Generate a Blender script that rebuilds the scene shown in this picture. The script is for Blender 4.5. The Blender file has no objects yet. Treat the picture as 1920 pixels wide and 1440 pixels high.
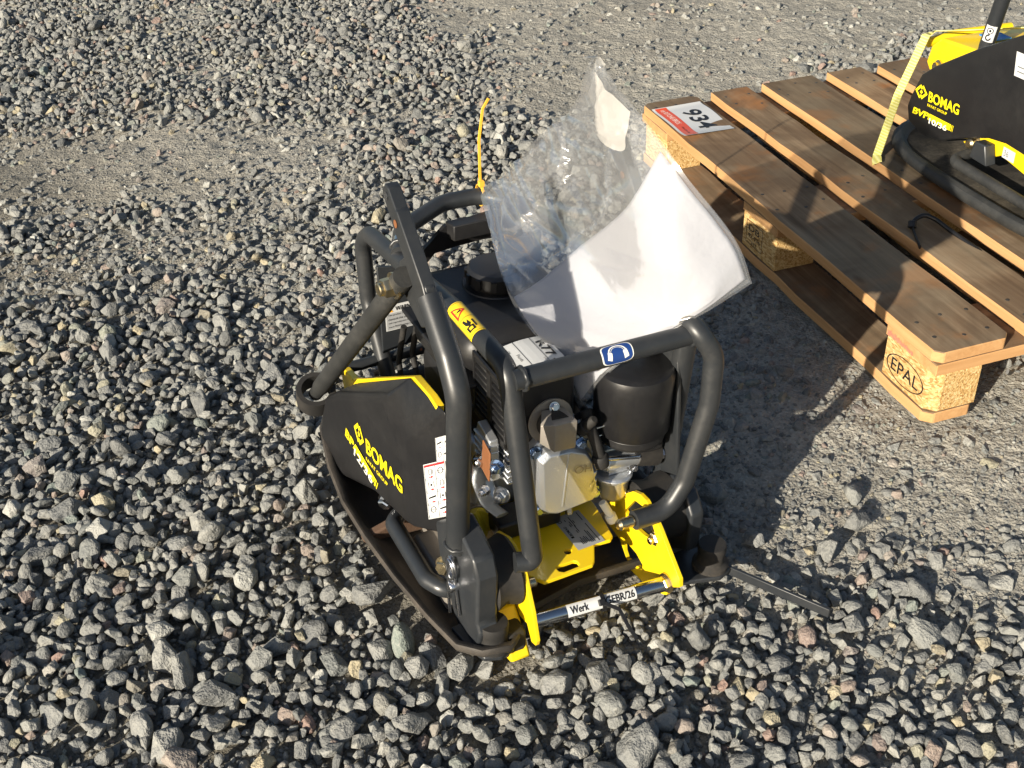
import bpy, bmesh, math, random
import numpy as np
from mathutils import Vector, Matrix, noise as mnoise

# ------------------------------------------------------------------ camera, sky, sun, exposure
scene = bpy.context.scene
rad = math.radians
COL = bpy.data.collections.new("place"); scene.collection.children.link(COL)

CAM_LOC = Vector((-1.10255592, -1.25698536, 1.20334839))
CAM_R = Matrix(((0.94816716, -0.31469443, -0.04411855), (-0.21565864, -0.53528019, -0.81668015), (0.23338891, 0.78386385, -0.57540167)))
FPX = 2131.0 / 1920.0
cam = bpy.data.objects.new("camera", bpy.data.cameras.new("camera")); COL.objects.link(cam)
cam.data.sensor_width = 36.0; cam.data.lens = 36.0 * FPX; cam.data.clip_start = 0.02; cam.data.clip_end = 500
r0, r1, r2 = CAM_R[0], CAM_R[1], CAM_R[2]
cam.matrix_world = Matrix(((r0[0], -r1[0], -r2[0], CAM_LOC[0]), (r0[1], -r1[1], -r2[1], CAM_LOC[1]), (r0[2], -r1[2], -r2[2], CAM_LOC[2]), (0, 0, 0, 1)))
scene.camera = cam

SUN_AZ, SUN_EL = 34.0, 20.5        # direction the light travels on the ground (from +x towards +y) and the sun's height
world = bpy.data.worlds.new("World"); scene.world = world; world.use_nodes = True
wn = world.node_tree; wn.nodes.clear()
sky = wn.nodes.new("ShaderNodeTexSky"); sky.sky_type = 'NISHITA'; sky.sun_disc = False
sky.sun_elevation = rad(SUN_EL); sky.sun_rotation = math.atan2(-math.cos(rad(SUN_AZ)), -math.sin(rad(SUN_AZ)))
sky.air_density = 1.0; sky.dust_density = 1.5; sky.ozone_density = 1.0
bg = wn.nodes.new("ShaderNodeBackground"); bg.inputs[1].default_value = 0.060
wo = wn.nodes.new("ShaderNodeOutputWorld")
wn.links.new(sky.outputs[0], bg.inputs[0]); wn.links.new(bg.outputs[0], wo.inputs[0])
sun = bpy.data.objects.new("sun", bpy.data.lights.new("sun", 'SUN')); COL.objects.link(sun)
sun.data.energy = 5.0; sun.data.angle = rad(0.5); sun.data.color = (1.0, 0.905, 0.755)
sun.rotation_mode = 'QUATERNION'
sun.rotation_quaternion = Vector((math.cos(rad(SUN_AZ)) * math.cos(rad(SUN_EL)), math.sin(rad(SUN_AZ)) * math.cos(rad(SUN_EL)), -math.sin(rad(SUN_EL)))).to_track_quat('-Z', 'Y')
scene.view_settings.view_transform = 'Standard'; scene.view_settings.look = 'None'
scene.view_settings.exposure = 0.9; scene.view_settings.gamma = 1.0; scene.view_settings.use_curve_mapping = False
scene.render.engine = 'CYCLES'; scene.cycles.use_denoising = True; scene.cycles.max_bounces = 6; scene.cycles.diffuse_bounces = 3; scene.cycles.glossy_bounces = 3; scene.cycles.transparent_max_bounces = 16

# ------------------------------------------------------------------ materials
class NT:
    def __init__(s, name):
        s.m = bpy.data.materials.new(name); s.m.use_nodes = True
        s.t = s.m.node_tree; s.t.nodes.clear()
        s.out = s.t.nodes.new("ShaderNodeOutputMaterial"); s.tc = None
    def n(s, typ, **kw):
        x = s.t.nodes.new(typ)
        for k, v in kw.items():
            if k.startswith("i_"):
                key = k[2:]; key = int(key) if key.isdigit() else key.replace("_", " ")
                x.inputs[key].default_value = v
            else: setattr(x, k, v)
        return x
    def l(s, a, b): s.t.links.new(a, b)
    def coord(s, which="Object"):
        if s.tc is None: s.tc = s.n("ShaderNodeTexCoord")
        return s.tc.outputs[which]
    def mapped(s, scale, rot=(0, 0, 0), which="Object"):
        m = s.n("ShaderNodeMapping"); m.inputs["Scale"].default_value = scale; m.inputs["Rotation"].default_value = rot
        s.l(s.coord(which), m.inputs["Vector"]); return m.outputs[0]
    def noise(s, vec, scale, detail=4, rough=0.55, dist=0.0):
        x = s.n("ShaderNodeTexNoise", i_Scale=scale, i_Detail=detail, i_Roughness=rough, i_Distortion=dist); s.l(vec, x.inputs["Vector"]); return x.outputs[0]
    def ramp(s, fac, stops, interp='LINEAR'):
        x = s.n("ShaderNodeValToRGB"); x.color_ramp.interpolation = interp; el = x.color_ramp.elements
        while len(el) < len(stops): el.new(0.5)
        for e, (p, c) in zip(el, stops): e.position = p; e.color = (*c, 1) if len(c) == 3 else c
        s.l(fac, x.inputs[0]); return x.outputs[0]
    def mix(s, fac, a, b, mode='MIX'):
        x = s.n("ShaderNodeMix", data_type='RGBA', blend_type=mode)
        for v, i in ((fac, 0), (a, 6), (b, 7)):
            if hasattr(v, "is_output"): s.l(v, x.inputs[i])
            else: x.inputs[i].default_value = v if i == 0 else ((*v, 1) if len(v) == 3 else v)
        return x.outputs[2]
    def math(s, op, a, b=None, c=None):
        x = s.n("ShaderNodeMath", operation=op)
        for i, v in enumerate((a, b, c)):
            if v is None: continue
            if hasattr(v, "is_output"): s.l(v, x.inputs[i])
            else: x.inputs[i].default_value = v
        return x.outputs[0]
    def bump(s, h, strength=0.3, dist=0.002, prev=None):
        x = s.n("ShaderNodeBump"); x.inputs["Strength"].default_value = strength; x.inputs["Distance"].default_value = dist
        s.l(h, x.inputs["Height"])
        if prev is not None: s.l(prev, x.inputs["Normal"])
        return x.outputs[0]
    def bsdf(s, col=None, rough=0.5, metal=0.0, normal=None, spec=0.5, **kw):
        b = s.n("ShaderNodeBsdfPrincipled")
        for key, v in (("Base Color", col), ("Roughness", rough), ("Metallic", metal), ("Specular IOR Level", spec)):
            if v is None: continue
            if hasattr(v, "is_output"): s.l(v, b.inputs[key])
            else: b.inputs[key].default_value = (*v, 1) if key == "Base Color" else v
        for k, v in kw.items(): b.inputs[k.replace("_", " ")].default_value = v
        if normal is not None: s.l(normal, b.inputs["Normal"])
        s.l(b.outputs[0], s.out.inputs[0]); return b

MAT = {}
def paint(name, col, rough=0.38, dust=0.35, dustcol=(0.20, 0.185, 0.16), metal=0.0, chips=None, spec=0.5, bump=0.05):
    t = NT(name); v = t.coord()
    f = t.ramp(t.noise(v, 9, 8, 0.7), [(0.42, (0, 0, 0)), (0.75, (1, 1, 1))])
    f2 = t.ramp(t.noise(v, 160, 3, 0.6), [(0.35, (0, 0, 0)), (0.7, (1, 1, 1))])
    d = t.math('MULTIPLY', t.math('MULTIPLY_ADD', f2, 0.6, 0.4), t.math('MULTIPLY', f, dust))
    c = t.mix(d, col, dustcol)
    if chips:
        k = t.ramp(t.noise(v, 34, 2, 0.5), [(0.775, (0, 0, 0)), (0.79, (1, 1, 1))]); c = t.mix(k, c, chips)
    r = t.math('ADD', t.math('MULTIPLY', d, 0.5), t.math('MULTIPLY_ADD', t.noise(v, 40, 3), 0.16, rough - 0.08))
    nb = t.bump(t.noise(v, 420, 2), bump, 0.001)
    t.bsdf(c, r, metal, nb, spec); MAT[name] = t.m; return t.m

paint("frame_paint", (0.020, 0.0225, 0.0255), 0.38, 0.14, chips=(0.30, 0.09, 0.03))
paint("cast_paint", (0.021, 0.024, 0.028), 0.36, 0.12)
paint("black_plastic", (0.010, 0.010, 0.011), 0.36, 0.10, dustcol=(0.13, 0.125, 0.115))
paint("black_rubber", (0.011, 0.0105, 0.010), 0.72, 0.6, dustcol=(0.085, 0.072, 0.058))
paint("tank_paint", (0.010, 0.010, 0.011), 0.45, 0.22, dustcol=(0.10, 0.095, 0.085))
paint("yellow_paint", (0.80, 0.56, 0.008), 0.36, 0.10, dustcol=(0.35, 0.26, 0.1))
paint("yellow_plastic", (0.55, 0.44, 0.02), 0.45, 0.15)
paint("plate_steel", (0.035, 0.031, 0.027), 0.6, 0.75, dustcol=(0.13, 0.105, 0.08), chips=(0.2, 0.07, 0.025), bump=0.4)
paint("rust", (0.19, 0.070, 0.022), 0.8, 0.6, dustcol=(0.09, 0.05, 0.03), bump=0.6)
paint("rib_rust", (0.075, 0.040, 0.022), 0.8, 0.6, dustcol=(0.09, 0.07, 0.05), bump=0.6)
paint("aluminium", (0.58, 0.60, 0.62), 0.34, 0.15, dustcol=(0.30, 0.28, 0.25), metal=0.8, bump=0.35)
paint("sheet_steel", (0.36, 0.33, 0.29), 0.5, 0.4, dustcol=(0.22, 0.18, 0.14), metal=0.6)
paint("zinc", (0.66, 0.67, 0.70), 0.24, 0.10, metal=1.0)
paint("zinc_yellow", (0.62, 0.52, 0.33), 0.26, 0.2, metal=1.0)
paint("zinc_blue", (0.34, 0.45, 0.62), 0.25, 0.1, metal=1.0)
paint("chrome", (0.55, 0.56, 0.58), 0.14, 0.10, metal=1.0, dustcol=(0.2, 0.13, 0.08))
paint("sticker_white", (0.55, 0.56, 0.56), 0.4, 0.10)
paint("sticker_grey", (0.33, 0.34, 0.35), 0.4, 0.05)
paint("sticker_yellow", (0.85, 0.58, 0.02), 0.35, 0.05)
paint("logo_yellow", (0.86, 0.70, 0.01), 0.4, 0.05)
paint("logo_white", (0.80, 0.80, 0.72), 0.4, 0.05)
paint("sticker_blue", (0.012, 0.045, 0.19), 0.35, 0.03)
paint("ink_black", (0.010, 0.010, 0.012), 0.5, 0.0)
paint("ink_red", (0.50, 0.018, 0.02), 0.5, 0.0)
paint("ink_orange", (0.86, 0.40, 0.02), 0.5, 0.0)
paint("ink_line", (0.13, 0.14, 0.15), 0.5, 0.0)
paint("sign_red", (0.62, 0.075, 0.022), 0.3, 0.05)
paint("tie_yellow", (0.85, 0.47, 0.05), 0.4, 0.0)
paint("tie_black", (0.008, 0.008, 0.009), 0.4, 0.05)
paint("white_plastic", (0.8, 0.8, 0.76), 0.4, 0.1)
paint("tape_blue", (0.02, 0.20, 0.55), 0.4, 0.0)
paint("plate_rubbery", (0.018, 0.019, 0.019), 0.6, 0.55, dustcol=(0.085, 0.082, 0.075), bump=0.3)
paint("plate_dusty", (0.030, 0.028, 0.025), 0.9, 1.0, dustcol=(0.16, 0.14, 0.11), bump=0.3, spec=0.1)

def mat_wood(name, along=1, fresh=False, worn=True):
    t = NT(name)
    sc = [55, 55, 55]; sc[along] = 2.2
    v = t.mapped(tuple(sc)); o = t.coord()
    info = t.n("ShaderNodeObjectInfo")
    off = t.n("ShaderNodeVectorMath", operation='ADD'); t.l(v, off.inputs[0])
    rnd = t.math('MULTIPLY', info.outputs["Random"], 37.0); cx = t.n("ShaderNodeCombineXYZ"); t.l(rnd, cx.inputs[0]); t.l(rnd, cx.inputs[1]); t.l(rnd, cx.inputs[2])
    t.l(cx.outputs[0], off.inputs[1]); v2 = off.outputs[0]
    grain = t.noise(v2, 1.0, 6, 0.65, 0.6)
    ring = t.noise(v2, 0.28, 3, 0.5, 1.5)
    if fresh: c = t.ramp(grain, [(0.25, (0.36, 0.19, 0.075)), (0.55, (0.50, 0.29, 0.13)), (0.8, (0.58, 0.37, 0.18))])
    else: c = t.ramp(grain, [(0.30, (0.085, 0.058, 0.036)), (0.46, (0.185, 0.132, 0.085)), (0.58, (0.255, 0.188, 0.124)), (0.70, (0.35, 0.27, 0.185))])
    c = t.mix(t.math('MULTIPLY', ring, 0.45), c, (0.25, 0.17, 0.105) if not fresh else (0.42, 0.22, 0.09))
    if worn:
        w = t.ramp(t.noise(o, 6.5, 6, 0.6), [(0.54, (0, 0, 0)), (0.63, (1, 1, 1))])
        c = t.mix(t.math('MULTIPLY', w, 0.65), c, (0.36, 0.155, 0.05))
        g = t.ramp(t.noise(o, 4.1, 5, 0.6), [(0.44, (0, 0, 0)), (0.60, (1, 1, 1))])
        c = t.mix(t.math('MULTIPLY', g, 0.7), c, t.mix(0.6, c, (0.24, 0.215, 0.16)))
        cr = t.ramp(t.noise(v2, 0.62, 8, 0.75, 2.0), [(0.30, (1, 1, 1)), (0.36, (0, 0, 0))])
        c = t.mix(t.math('MULTIPLY', cr, 0.75), c, (0.045, 0.032, 0.022))
    if worn:
        kn = t.n("ShaderNodeTexVoronoi", feature='F1', i_Scale=1.0); sk = [9.0, 9.0, 9.0]; sk[along] = 4.0; t.l(t.mapped(tuple(sk)), kn.inputs["Vector"])
        c = t.mix(t.ramp(kn.outputs["Distance"], [(0.05, (0.8, 0.8, 0.8)), (0.11, (0, 0, 0))]), c, (0.07, 0.04, 0.022))
        st = t.ramp(t.noise(o, 3.3, 4, 0.65, 0.8), [(0.42, (1, 1, 1)), (0.58, (0, 0, 0))])
        c = t.mix(t.math('MULTIPLY', st, 0.75), c, t.mix(0.75, c, (0.085, 0.055, 0.035)))
        tone = t.ramp(t.math('FRACT', t.math('MULTIPLY', info.outputs["Random"], 7.13)), [(0.0, (0.72, 0.70, 0.66)), (0.5, (1.0, 0.96, 0.90)), (1.0, (1.25, 1.12, 0.95))])
        c = t.mix(1.0, c, tone, 'MULTIPLY')
    n1 = t.bump(grain, 0.5, 0.0012)
    n2 = t.bump(t.noise(o, 260, 3), 0.25, 0.0008, n1)
    t.bsdf(c, 0.82, 0, n2, 0.2); MAT[name] = t.m
mat_wood("wood_top", 1); mat_wood("wood_cross", 0); mat_wood("wood_edge", 1, True, False); mat_wood("wood_edge_cross", 0, True, False)
def mat_wood_faces(name, top, side):
    MAT[name] = (MAT[top], MAT[side])

t = NT("chipboard"); o = t.mapped((1, 0.35, 1))
v1 = t.n("ShaderNodeTexVoronoi", feature='F1', i_Scale=330.0); t.l(o, v1.inputs["Vector"])
c = t.mix(t.noise(t.coord(), 14, 5, 0.6), (0.50, 0.32, 0.125), (0.40, 0.235, 0.085))
c = t.mix(0.75, c, t.ramp(t.math('FRACT', t.math('MULTIPLY', v1.outputs["Color"], 3.0)), [(0.0, (0.24, 0.125, 0.04)), (0.3, (0.44, 0.27, 0.10)), (0.75, (0.58, 0.41, 0.19)), (1.0, (0.68, 0.52, 0.28))]))
t.bsdf(c, 0.85, 0, t.bump(v1.outputs["Distance"], 0.6, 0.0015), 0.2); MAT["chipboard"] = t.m

def mat_stone(name, rounded=False):
    t = NT(name); info = t.n("ShaderNodeObjectInfo"); rn = info.outputs["Random"]
    base = t.ramp(rn, [(0.0, (0.13, 0.137, 0.147)), (0.14, (0.24, 0.245, 0.25)), (0.28, (0.40, 0.395, 0.38)), (0.38, (0.22, 0.235, 0.235)), (0.50, (0.46, 0.45, 0.425)), (0.60, (0.17, 0.175, 0.183)), (0.70, (0.36, 0.355, 0.34)),
                       (0.78, (0.56, 0.54, 0.49)), (0.82, (0.46, 0.32, 0.26)), (0.855, (0.27, 0.345, 0.32)), (0.885, (0.74, 0.60, 0.36)), (0.91, (0.14, 0.145, 0.155)), (0.95, (0.80, 0.78, 0.72)), (0.975, (0.25, 0.25, 0.25)), (1.0, (0.52, 0.29, 0.22))])
    sc = t.n("ShaderNodeVectorMath", operation='SCALE'); t.l(t.coord(), sc.inputs[0]); sc.inputs["Scale"].default_value = 1.0
    ad = t.n("ShaderNodeVectorMath", operation='ADD'); t.l(sc.outputs[0], ad.inputs[0]); cx = t.n("ShaderNodeCombineXYZ")
    k = t.math('MULTIPLY', rn, 91.0); t.l(k, cx.inputs[0]); t.l(k, cx.inputs[2]); t.l(cx.outputs[0], ad.inputs[1]); v = ad.outputs[0]
    n1 = t.noise(v, 2.6, 4, 0.65); n2 = t.noise(v, 13, 3, 0.7); n3 = t.noise(v, 45, 1, 0.5)
    c = t.mix(t.ramp(n1, [(0.3, (0, 0, 0)), (0.75, (1, 1, 1))]), t.mix(0.42, base, (0.13, 0.132, 0.135)), t.mix(0.30, base, (0.58, 0.555, 0.50)))
    c = t.mix(t.ramp(n2, [(0.45, (0, 0, 0)), (0.75, (1, 1, 1))]), c, t.mix(0.22, c, (0.62, 0.60, 0.55)))
    c = t.mix(t.ramp(n3, [(0.30, (0.6, 0.6, 0.6)), (0.45, (0, 0, 0))]), c, t.mix(0.30, c, (0.06, 0.061, 0.062)))
    vein = t.ramp(t.math('ABSOLUTE', t.math('SUBTRACT', t.noise(v, 1.4, 3, 0.5, 0.8), 0.5)), [(0.0, (1, 1, 1)), (0.012, (0, 0, 0))])
    gate = t.ramp(t.math('FRACT', t.math('MULTIPLY', rn, 17.3)), [(0.70, (0, 0, 0)), (0.71, (1, 1, 1))])
    c = t.mix(t.math('MULTIPLY', t.math('MULTIPLY', vein, gate), 0.6), c, (0.5, 0.48, 0.43))
    c = t.mix(1.0, c, (0.66, 0.675, 0.665), 'MULTIPLY')
    b1 = t.bump(n1, 0.40, 0.06); b2 = t.bump(n2, 0.22, 0.02, b1)
    t.bsdf(c, t.math('MULTIPLY_ADD', n2, 0.3, 0.62), 0, b2, 0.28); MAT[name] = t.m
mat_stone("stone")

t = NT("dirt"); o = t.coord()
n1 = t.noise(o, 3.2, 5, 0.62); n2 = t.noise(o, 55, 4, 0.7); n3 = t.noise(o, 330, 2, 0.7)
c = t.ramp(n1, [(0.3, (0.32, 0.302, 0.258)), (0.55, (0.42, 0.398, 0.338)), (0.75, (0.48, 0.452, 0.385))])
c = t.mix(t.ramp(n2, [(0.35, (0, 0, 0)), (0.7, (1, 1, 1))]), t.mix(0.5, c, (0.16, 0.152, 0.135)), c)
vo = t.n("ShaderNodeTexVoronoi", feature='F1', i_Scale=150.0); t.l(o, vo.inputs["Vector"])
c = t.mix(t.math('MULTIPLY', t.ramp(vo.outputs["Distance"], [(0.25, (1, 1, 1)), (0.5, (0, 0, 0))]), 0.5), c, t.ramp(vo.outputs["Color"], [(0.2, (0.15, 0.147, 0.135)), (0.5, (0.32, 0.31, 0.28)), (0.8, (0.52, 0.50, 0.45))]))
sx = t.n("ShaderNodeSeparateXYZ"); t.l(o, sx.inputs[0])
wet = t.math('ADD', t.math('MULTIPLY_ADD', sx.outputs[0], -1.1, -0.55), t.math('MULTIPLY_ADD', sx.outputs[1], -0.42, t.math('MULTIPLY_ADD', n1, 1.6, -0.55)))
wet = t.math('MAXIMUM', 0.0, t.math('MINIMUM', 1.0, wet))
c = t.mix(t.math('MULTIPLY', wet, 0.85), c, t.mix(1.0, c, (0.40, 0.385, 0.36), 'MULTIPLY'))
b = t.bump(n2, 0.9, 0.012); b = t.bump(n3, 0.7, 0.003, b); b = t.bump(t.math('SUBTRACT', 1.0, vo.outputs["Distance"]), 0.5, 0.004, b)
t.bsdf(c, 0.95, 0, b, 0.1); MAT["dirt"] = t.m

t = NT("clear_film")
lw = t.n("ShaderNodeLayerWeight"); lw.inputs["Blend"].default_value = 0.28
nb = t.bump(t.noise(t.coord(), 38, 5, 0.6, 1.2), 0.05, 0.010)
t.l(nb, lw.inputs["Normal"])
tr = t.n("ShaderNodeBsdfTransparent"); tr.inputs[0].default_value = (0.95, 0.96, 0.97, 1)
gl = t.n("ShaderNodeBsdfGlossy"); gl.inputs["Roughness"].default_value = 0.15; t.l(nb, gl.inputs["Normal"])
df = t.n("ShaderNodeBsdfTranslucent"); df.inputs[0].default_value = (0.85, 0.86, 0.88, 1); d2 = t.n("ShaderNodeBsdfDiffuse"); d2.inputs[0].default_value = (0.85, 0.86, 0.88, 1)
m0 = t.n("ShaderNodeMixShader"); m0.inputs[0].default_value = 0.5; t.l(df.outputs[0], m0.inputs[1]); t.l(d2.outputs[0], m0.inputs[2])
m1 = t.n("ShaderNodeMixShader"); m1.inputs[0].default_value = 0.15; t.l(tr.outputs[0], m1.inputs[1]); t.l(m0.outputs[0], m1.inputs[2])
m2 = t.n("ShaderNodeMixShader"); t.l(t.math('MULTIPLY_ADD', lw.outputs["Fresnel"], 0.30, 0.05), m2.inputs[0]); t.l(m1.outputs[0], m2.inputs[1]); t.l(gl.outputs[0], m2.inputs[2])
t.l(m2.outputs[0], t.out.inputs[0]); MAT["clear_film"] = t.m
t = NT("milky_film")
nb = t.bump(t.noise(t.coord(), 30, 4), 0.3, 0.01)
tr = t.n("ShaderNodeBsdfTransparent"); pb = t.n("ShaderNodeBsdfPrincipled"); pb.inputs["Base Color"].default_value = (0.66, 0.64, 0.60, 1); pb.inputs["Roughness"].default_value = 0.3; t.l(nb, pb.inputs["Normal"])
m1 = t.n("ShaderNodeMixShader"); m1.inputs[0].default_value = 0.38; t.l(tr.outputs[0], m1.inputs[1]); t.l(pb.outputs[0], m1.inputs[2]); t.l(m1.outputs[0], t.out.inputs[0]); MAT["milky_film"] = t.m
t = NT("paper")
nb = t.bump(t.noise(t.coord(), 14, 4, 0.55), 0.25, 0.02)
pb = t.bsdf((0.38, 0.38, 0.405), 0.5, 0, nb, 0.2); MAT["paper"] = t.m
t = NT("webbing")
wv = t.n("ShaderNodeTexWave", wave_type='BANDS', bands_direction='Z', i_Scale=60.0); t.l(t.coord("Object"), wv.inputs["Vector"])
t.bsdf(t.mix(wv.outputs["Fac"], (0.55, 0.50, 0.12), (0.72, 0.68, 0.28)), 0.8, 0, t.bump(wv.outputs["Fac"], 0.5, 0.002), 0.2); MAT["webbing"] = t.m
t = NT("fuel_bowl")
t.bsdf((0.42, 0.38, 0.26), 0.3, 0.5, t.bump(t.noise(t.coord(), 90, 3), 0.1, 0.002)); MAT["fuel_bowl"] = t.m

# ------------------------------------------------------------------ mesh helpers
def V3(p): return Vector(p)
class MB:
    def __init__(s): s.v = []; s.f = []; s.mi = []
    def add(s, vs, fs, mi=0):
        b = len(s.v); s.v += [tuple(x) for x in vs]; s.f += [tuple(b + i for i in q) for q in fs]; s.mi += [mi] * len(fs); return s
    def box(s, lo, hi, mi=0):
        x0, y0, z0 = lo; x1, y1, z1 = hi
        return s.add([(x0, y0, z0), (x1, y0, z0), (x1, y1, z0), (x0, y1, z0), (x0, y0, z1), (x1, y0, z1), (x1, y1, z1), (x0, y1, z1)],
                     [(0, 3, 2, 1), (4, 5, 6, 7), (0, 1, 5, 4), (1, 2, 6, 5), (2, 3, 7, 6), (3, 0, 4, 7)], mi)
    def obox(s, c, ax, ay, az, mi=0):
        c, ax, ay, az = V3(c), V3(ax), V3(ay), V3(az)
        vs = [c + sx * ax + sy * ay + sz * az for sz in (-1, 1) for sx, sy in ((-1, -1), (1, -1), (1, 1), (-1, 1))]
        return s.add(vs, [(0, 3, 2, 1), (4, 5, 6, 7), (0, 1, 5, 4), (1, 2, 6, 5), (2, 3, 7, 6), (3, 0, 4, 7)], mi)
    def loft(s, rings, close=False, caps=True, mi=0):
        n = len(rings[0]); vs = [p for r in rings for p in r]; fs = []
        for i in range(len(rings) - 1):
            for j in range(n):
                a, b2 = i * n + j, i * n + (j + 1) % n; fs.append((a, b2, b2 + n, a + n))
        if caps: fs.append(tuple(range(n - 1, -1, -1))); fs.append(tuple((len(rings) - 1) * n + j for j in range(n)))
        return s.add(vs, fs, mi)
    def prism(s, poly, axis, a, b, mi=0):
        def P(q, h):
            return ((h, q[0], q[1]), (q[0], h, q[1]), (q[0], q[1], h))[axis]
        return s.loft([[P(q, a) for q in poly], [P(q, b) for q in poly]], mi=mi)
    def tube(s, path, r, seg=20, bend=0.0, caps=True, flat=1.0, up=None, mi=0):
        pts = fillet([V3(p) for p in path], bend) if bend else [V3(p) for p in path]
        T = []
        for i in range(len(pts)):
            d = pts[min(i + 1, len(pts) - 1)] - pts[max(i - 1, 0)]; T.append(d.normalized())
        n = up and V3(up) or (Vector((0, 0, 1)) if abs(T[0].z) < 0.9 else Vector((1, 0, 0)))
        n = (n - n.dot(T[0]) * T[0]).normalized(); rings = []
        for i, p in enumerate(pts):
            if i:
                q = T[i - 1].rotation_difference(T[i]); n = q @ n; n = (n - n.dot(T[i]) * T[i]).normalized()
            bn = T[i].cross(n); rr = r[i] if isinstance(r, (list, tuple)) else r
            rings.append([p + rr * (math.cos(a) * n + flat * math.sin(a) * bn) for a in (2 * math.pi * k / seg for k in range(seg))])
        return s.loft(rings, caps=caps, mi=mi)
    def lathe(s, prof, o, axis=(0, 0, 1), seg=28, caps=True, mi=0):
        o = V3(o); ax = V3(axis).normalized(); u = ax.orthogonal().normalized(); w = ax.cross(u)
        rings = [[o + ax * h + max(r, 1e-5) * (math.cos(a) * u + math.sin(a) * w) for a in (2 * math.pi * k / seg for k in range(seg))] for r, h in prof]
        return s.loft(rings, caps=caps, mi=mi)
    def cyl(s, p0, p1, r, seg=24, mi=0):
        p0, p1 = V3(p0), V3(p1); h = (p1 - p0).length; b = min(r, h) * 0.12
        return s.lathe([(r - b, 0), (r, b), (r, h - b), (r - b, h)], p0, p1 - p0, seg, mi=mi)
    def bolt(s, p, axis, r=0.007, h=0.006, stud=0.0, mi=0):
        ax = V3(axis).normalized(); p = V3(p)
        s.lathe([(r * 1.35, 0), (r * 1.35, h * 0.2)], p, ax, 20, mi=mi)
        s.lathe([(r, h * 0.2), (r, h * 0.85), (r * 0.82, h)], p, ax, 6, mi=mi)
        if stud: s.lathe([(r * 0.55, h), (r * 0.55, h + stud * 0.8), (r * 0.4, h + stud)], p, ax, 14, mi=mi)
        return s
    def obj(s, name, mat, parent=None, smooth=35, bevel=0.0, bseg=2, bang=30, subd=0):
        me = bpy.data.meshes.new(name); me.from_pydata(s.v, [], s.f)
        mats = mat if isinstance(mat, (list, tuple)) else [mat]
        for m in mats: me.materials.append(MAT[m] if isinstance(m, str) else m)
        if any(s.mi): me.polygons.foreach_set("material_index", s.mi)
        bm = bmesh.new(); bm.from_mesh(me); bmesh.ops.recalc_face_normals(bm, faces=bm.faces); bm.to_mesh(me); bm.free()
        if smooth:
            me.polygons.foreach_set("use_smooth", [True] * len(me.polygons)); me.set_sharp_from_angle(angle=rad(smooth))
        o = bpy.data.objects.new(name, me); COL.objects.link(o); o.parent = parent
        if bevel:
            b = o.modifiers.new("bevel", 'BEVEL'); b.width = bevel; b.segments = bseg; b.limit_method = 'ANGLE'; b.angle_limit = rad(bang); b.harden_normals = False
        if subd:
            b = o.modifiers.new("subd", 'SUBSURF'); b.levels = b.render_levels = subd
        return o
def fillet(pts, R, n=7):
    out = [pts[0]]
    for i in range(1, len(pts) - 1):
        a, b, c = pts[i - 1], pts[i], pts[i + 1]; u = (a - b); w = (c - b); lu, lw = u.length, w.length; u.normalize(); w.normalize()
        ang = u.angle(w)
        if ang > math.pi - 0.03: out.append(b); continue
        d = min(R / math.tan(ang / 2), lu * 0.48, lw * 0.48); p0, p1 = b + u * d, b + w * d
        for k in range(n + 1):
            tt = k / n; out.append((1 - tt) ** 2 * p0 + 2 * tt * (1 - tt) * b + tt * tt * p1)
    out.append(pts[-1]); return out
def thing(name, label, cat, group=None, mw=None):
    o = bpy.data.objects.new(name, None); COL.objects.link(o); o.empty_display_size = 0.05
    if mw is not None: o.matrix_world = mw
    return tag(o, label, cat, group)
def tag(o, label=None, cat=None, group=None, kind=None):
    for k, v in (("label", label), ("category", cat), ("group", group), ("kind", kind)):
        if v: o[k] = v
    return o
_tx = {}
def text_geo(body, bold=0.0, unit=True):
    key = (body, bold)
    if key not in _tx:
        cu = bpy.data.curves.new("lettering", 'FONT'); cu.body = body; cu.offset = bold; cu.resolution_u = 3; cu.fill_mode = 'FRONT'
        ob = bpy.data.objects.new("lettering", cu); me = bpy.data.meshes.new_from_object(ob)
        vs = np.array([v.co[:2] for v in me.vertices]); fs = [tuple(p.vertices) for p in me.polygons]
        bpy.data.objects.remove(ob); bpy.data.curves.remove(cu); bpy.data.meshes.remove(me)
        lo, hi = vs.min(0), vs.max(0); _tx[key] = ((vs - lo) / (hi - lo), fs, (hi - lo)[0] / (hi - lo)[1])
    return _tx[key]
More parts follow.
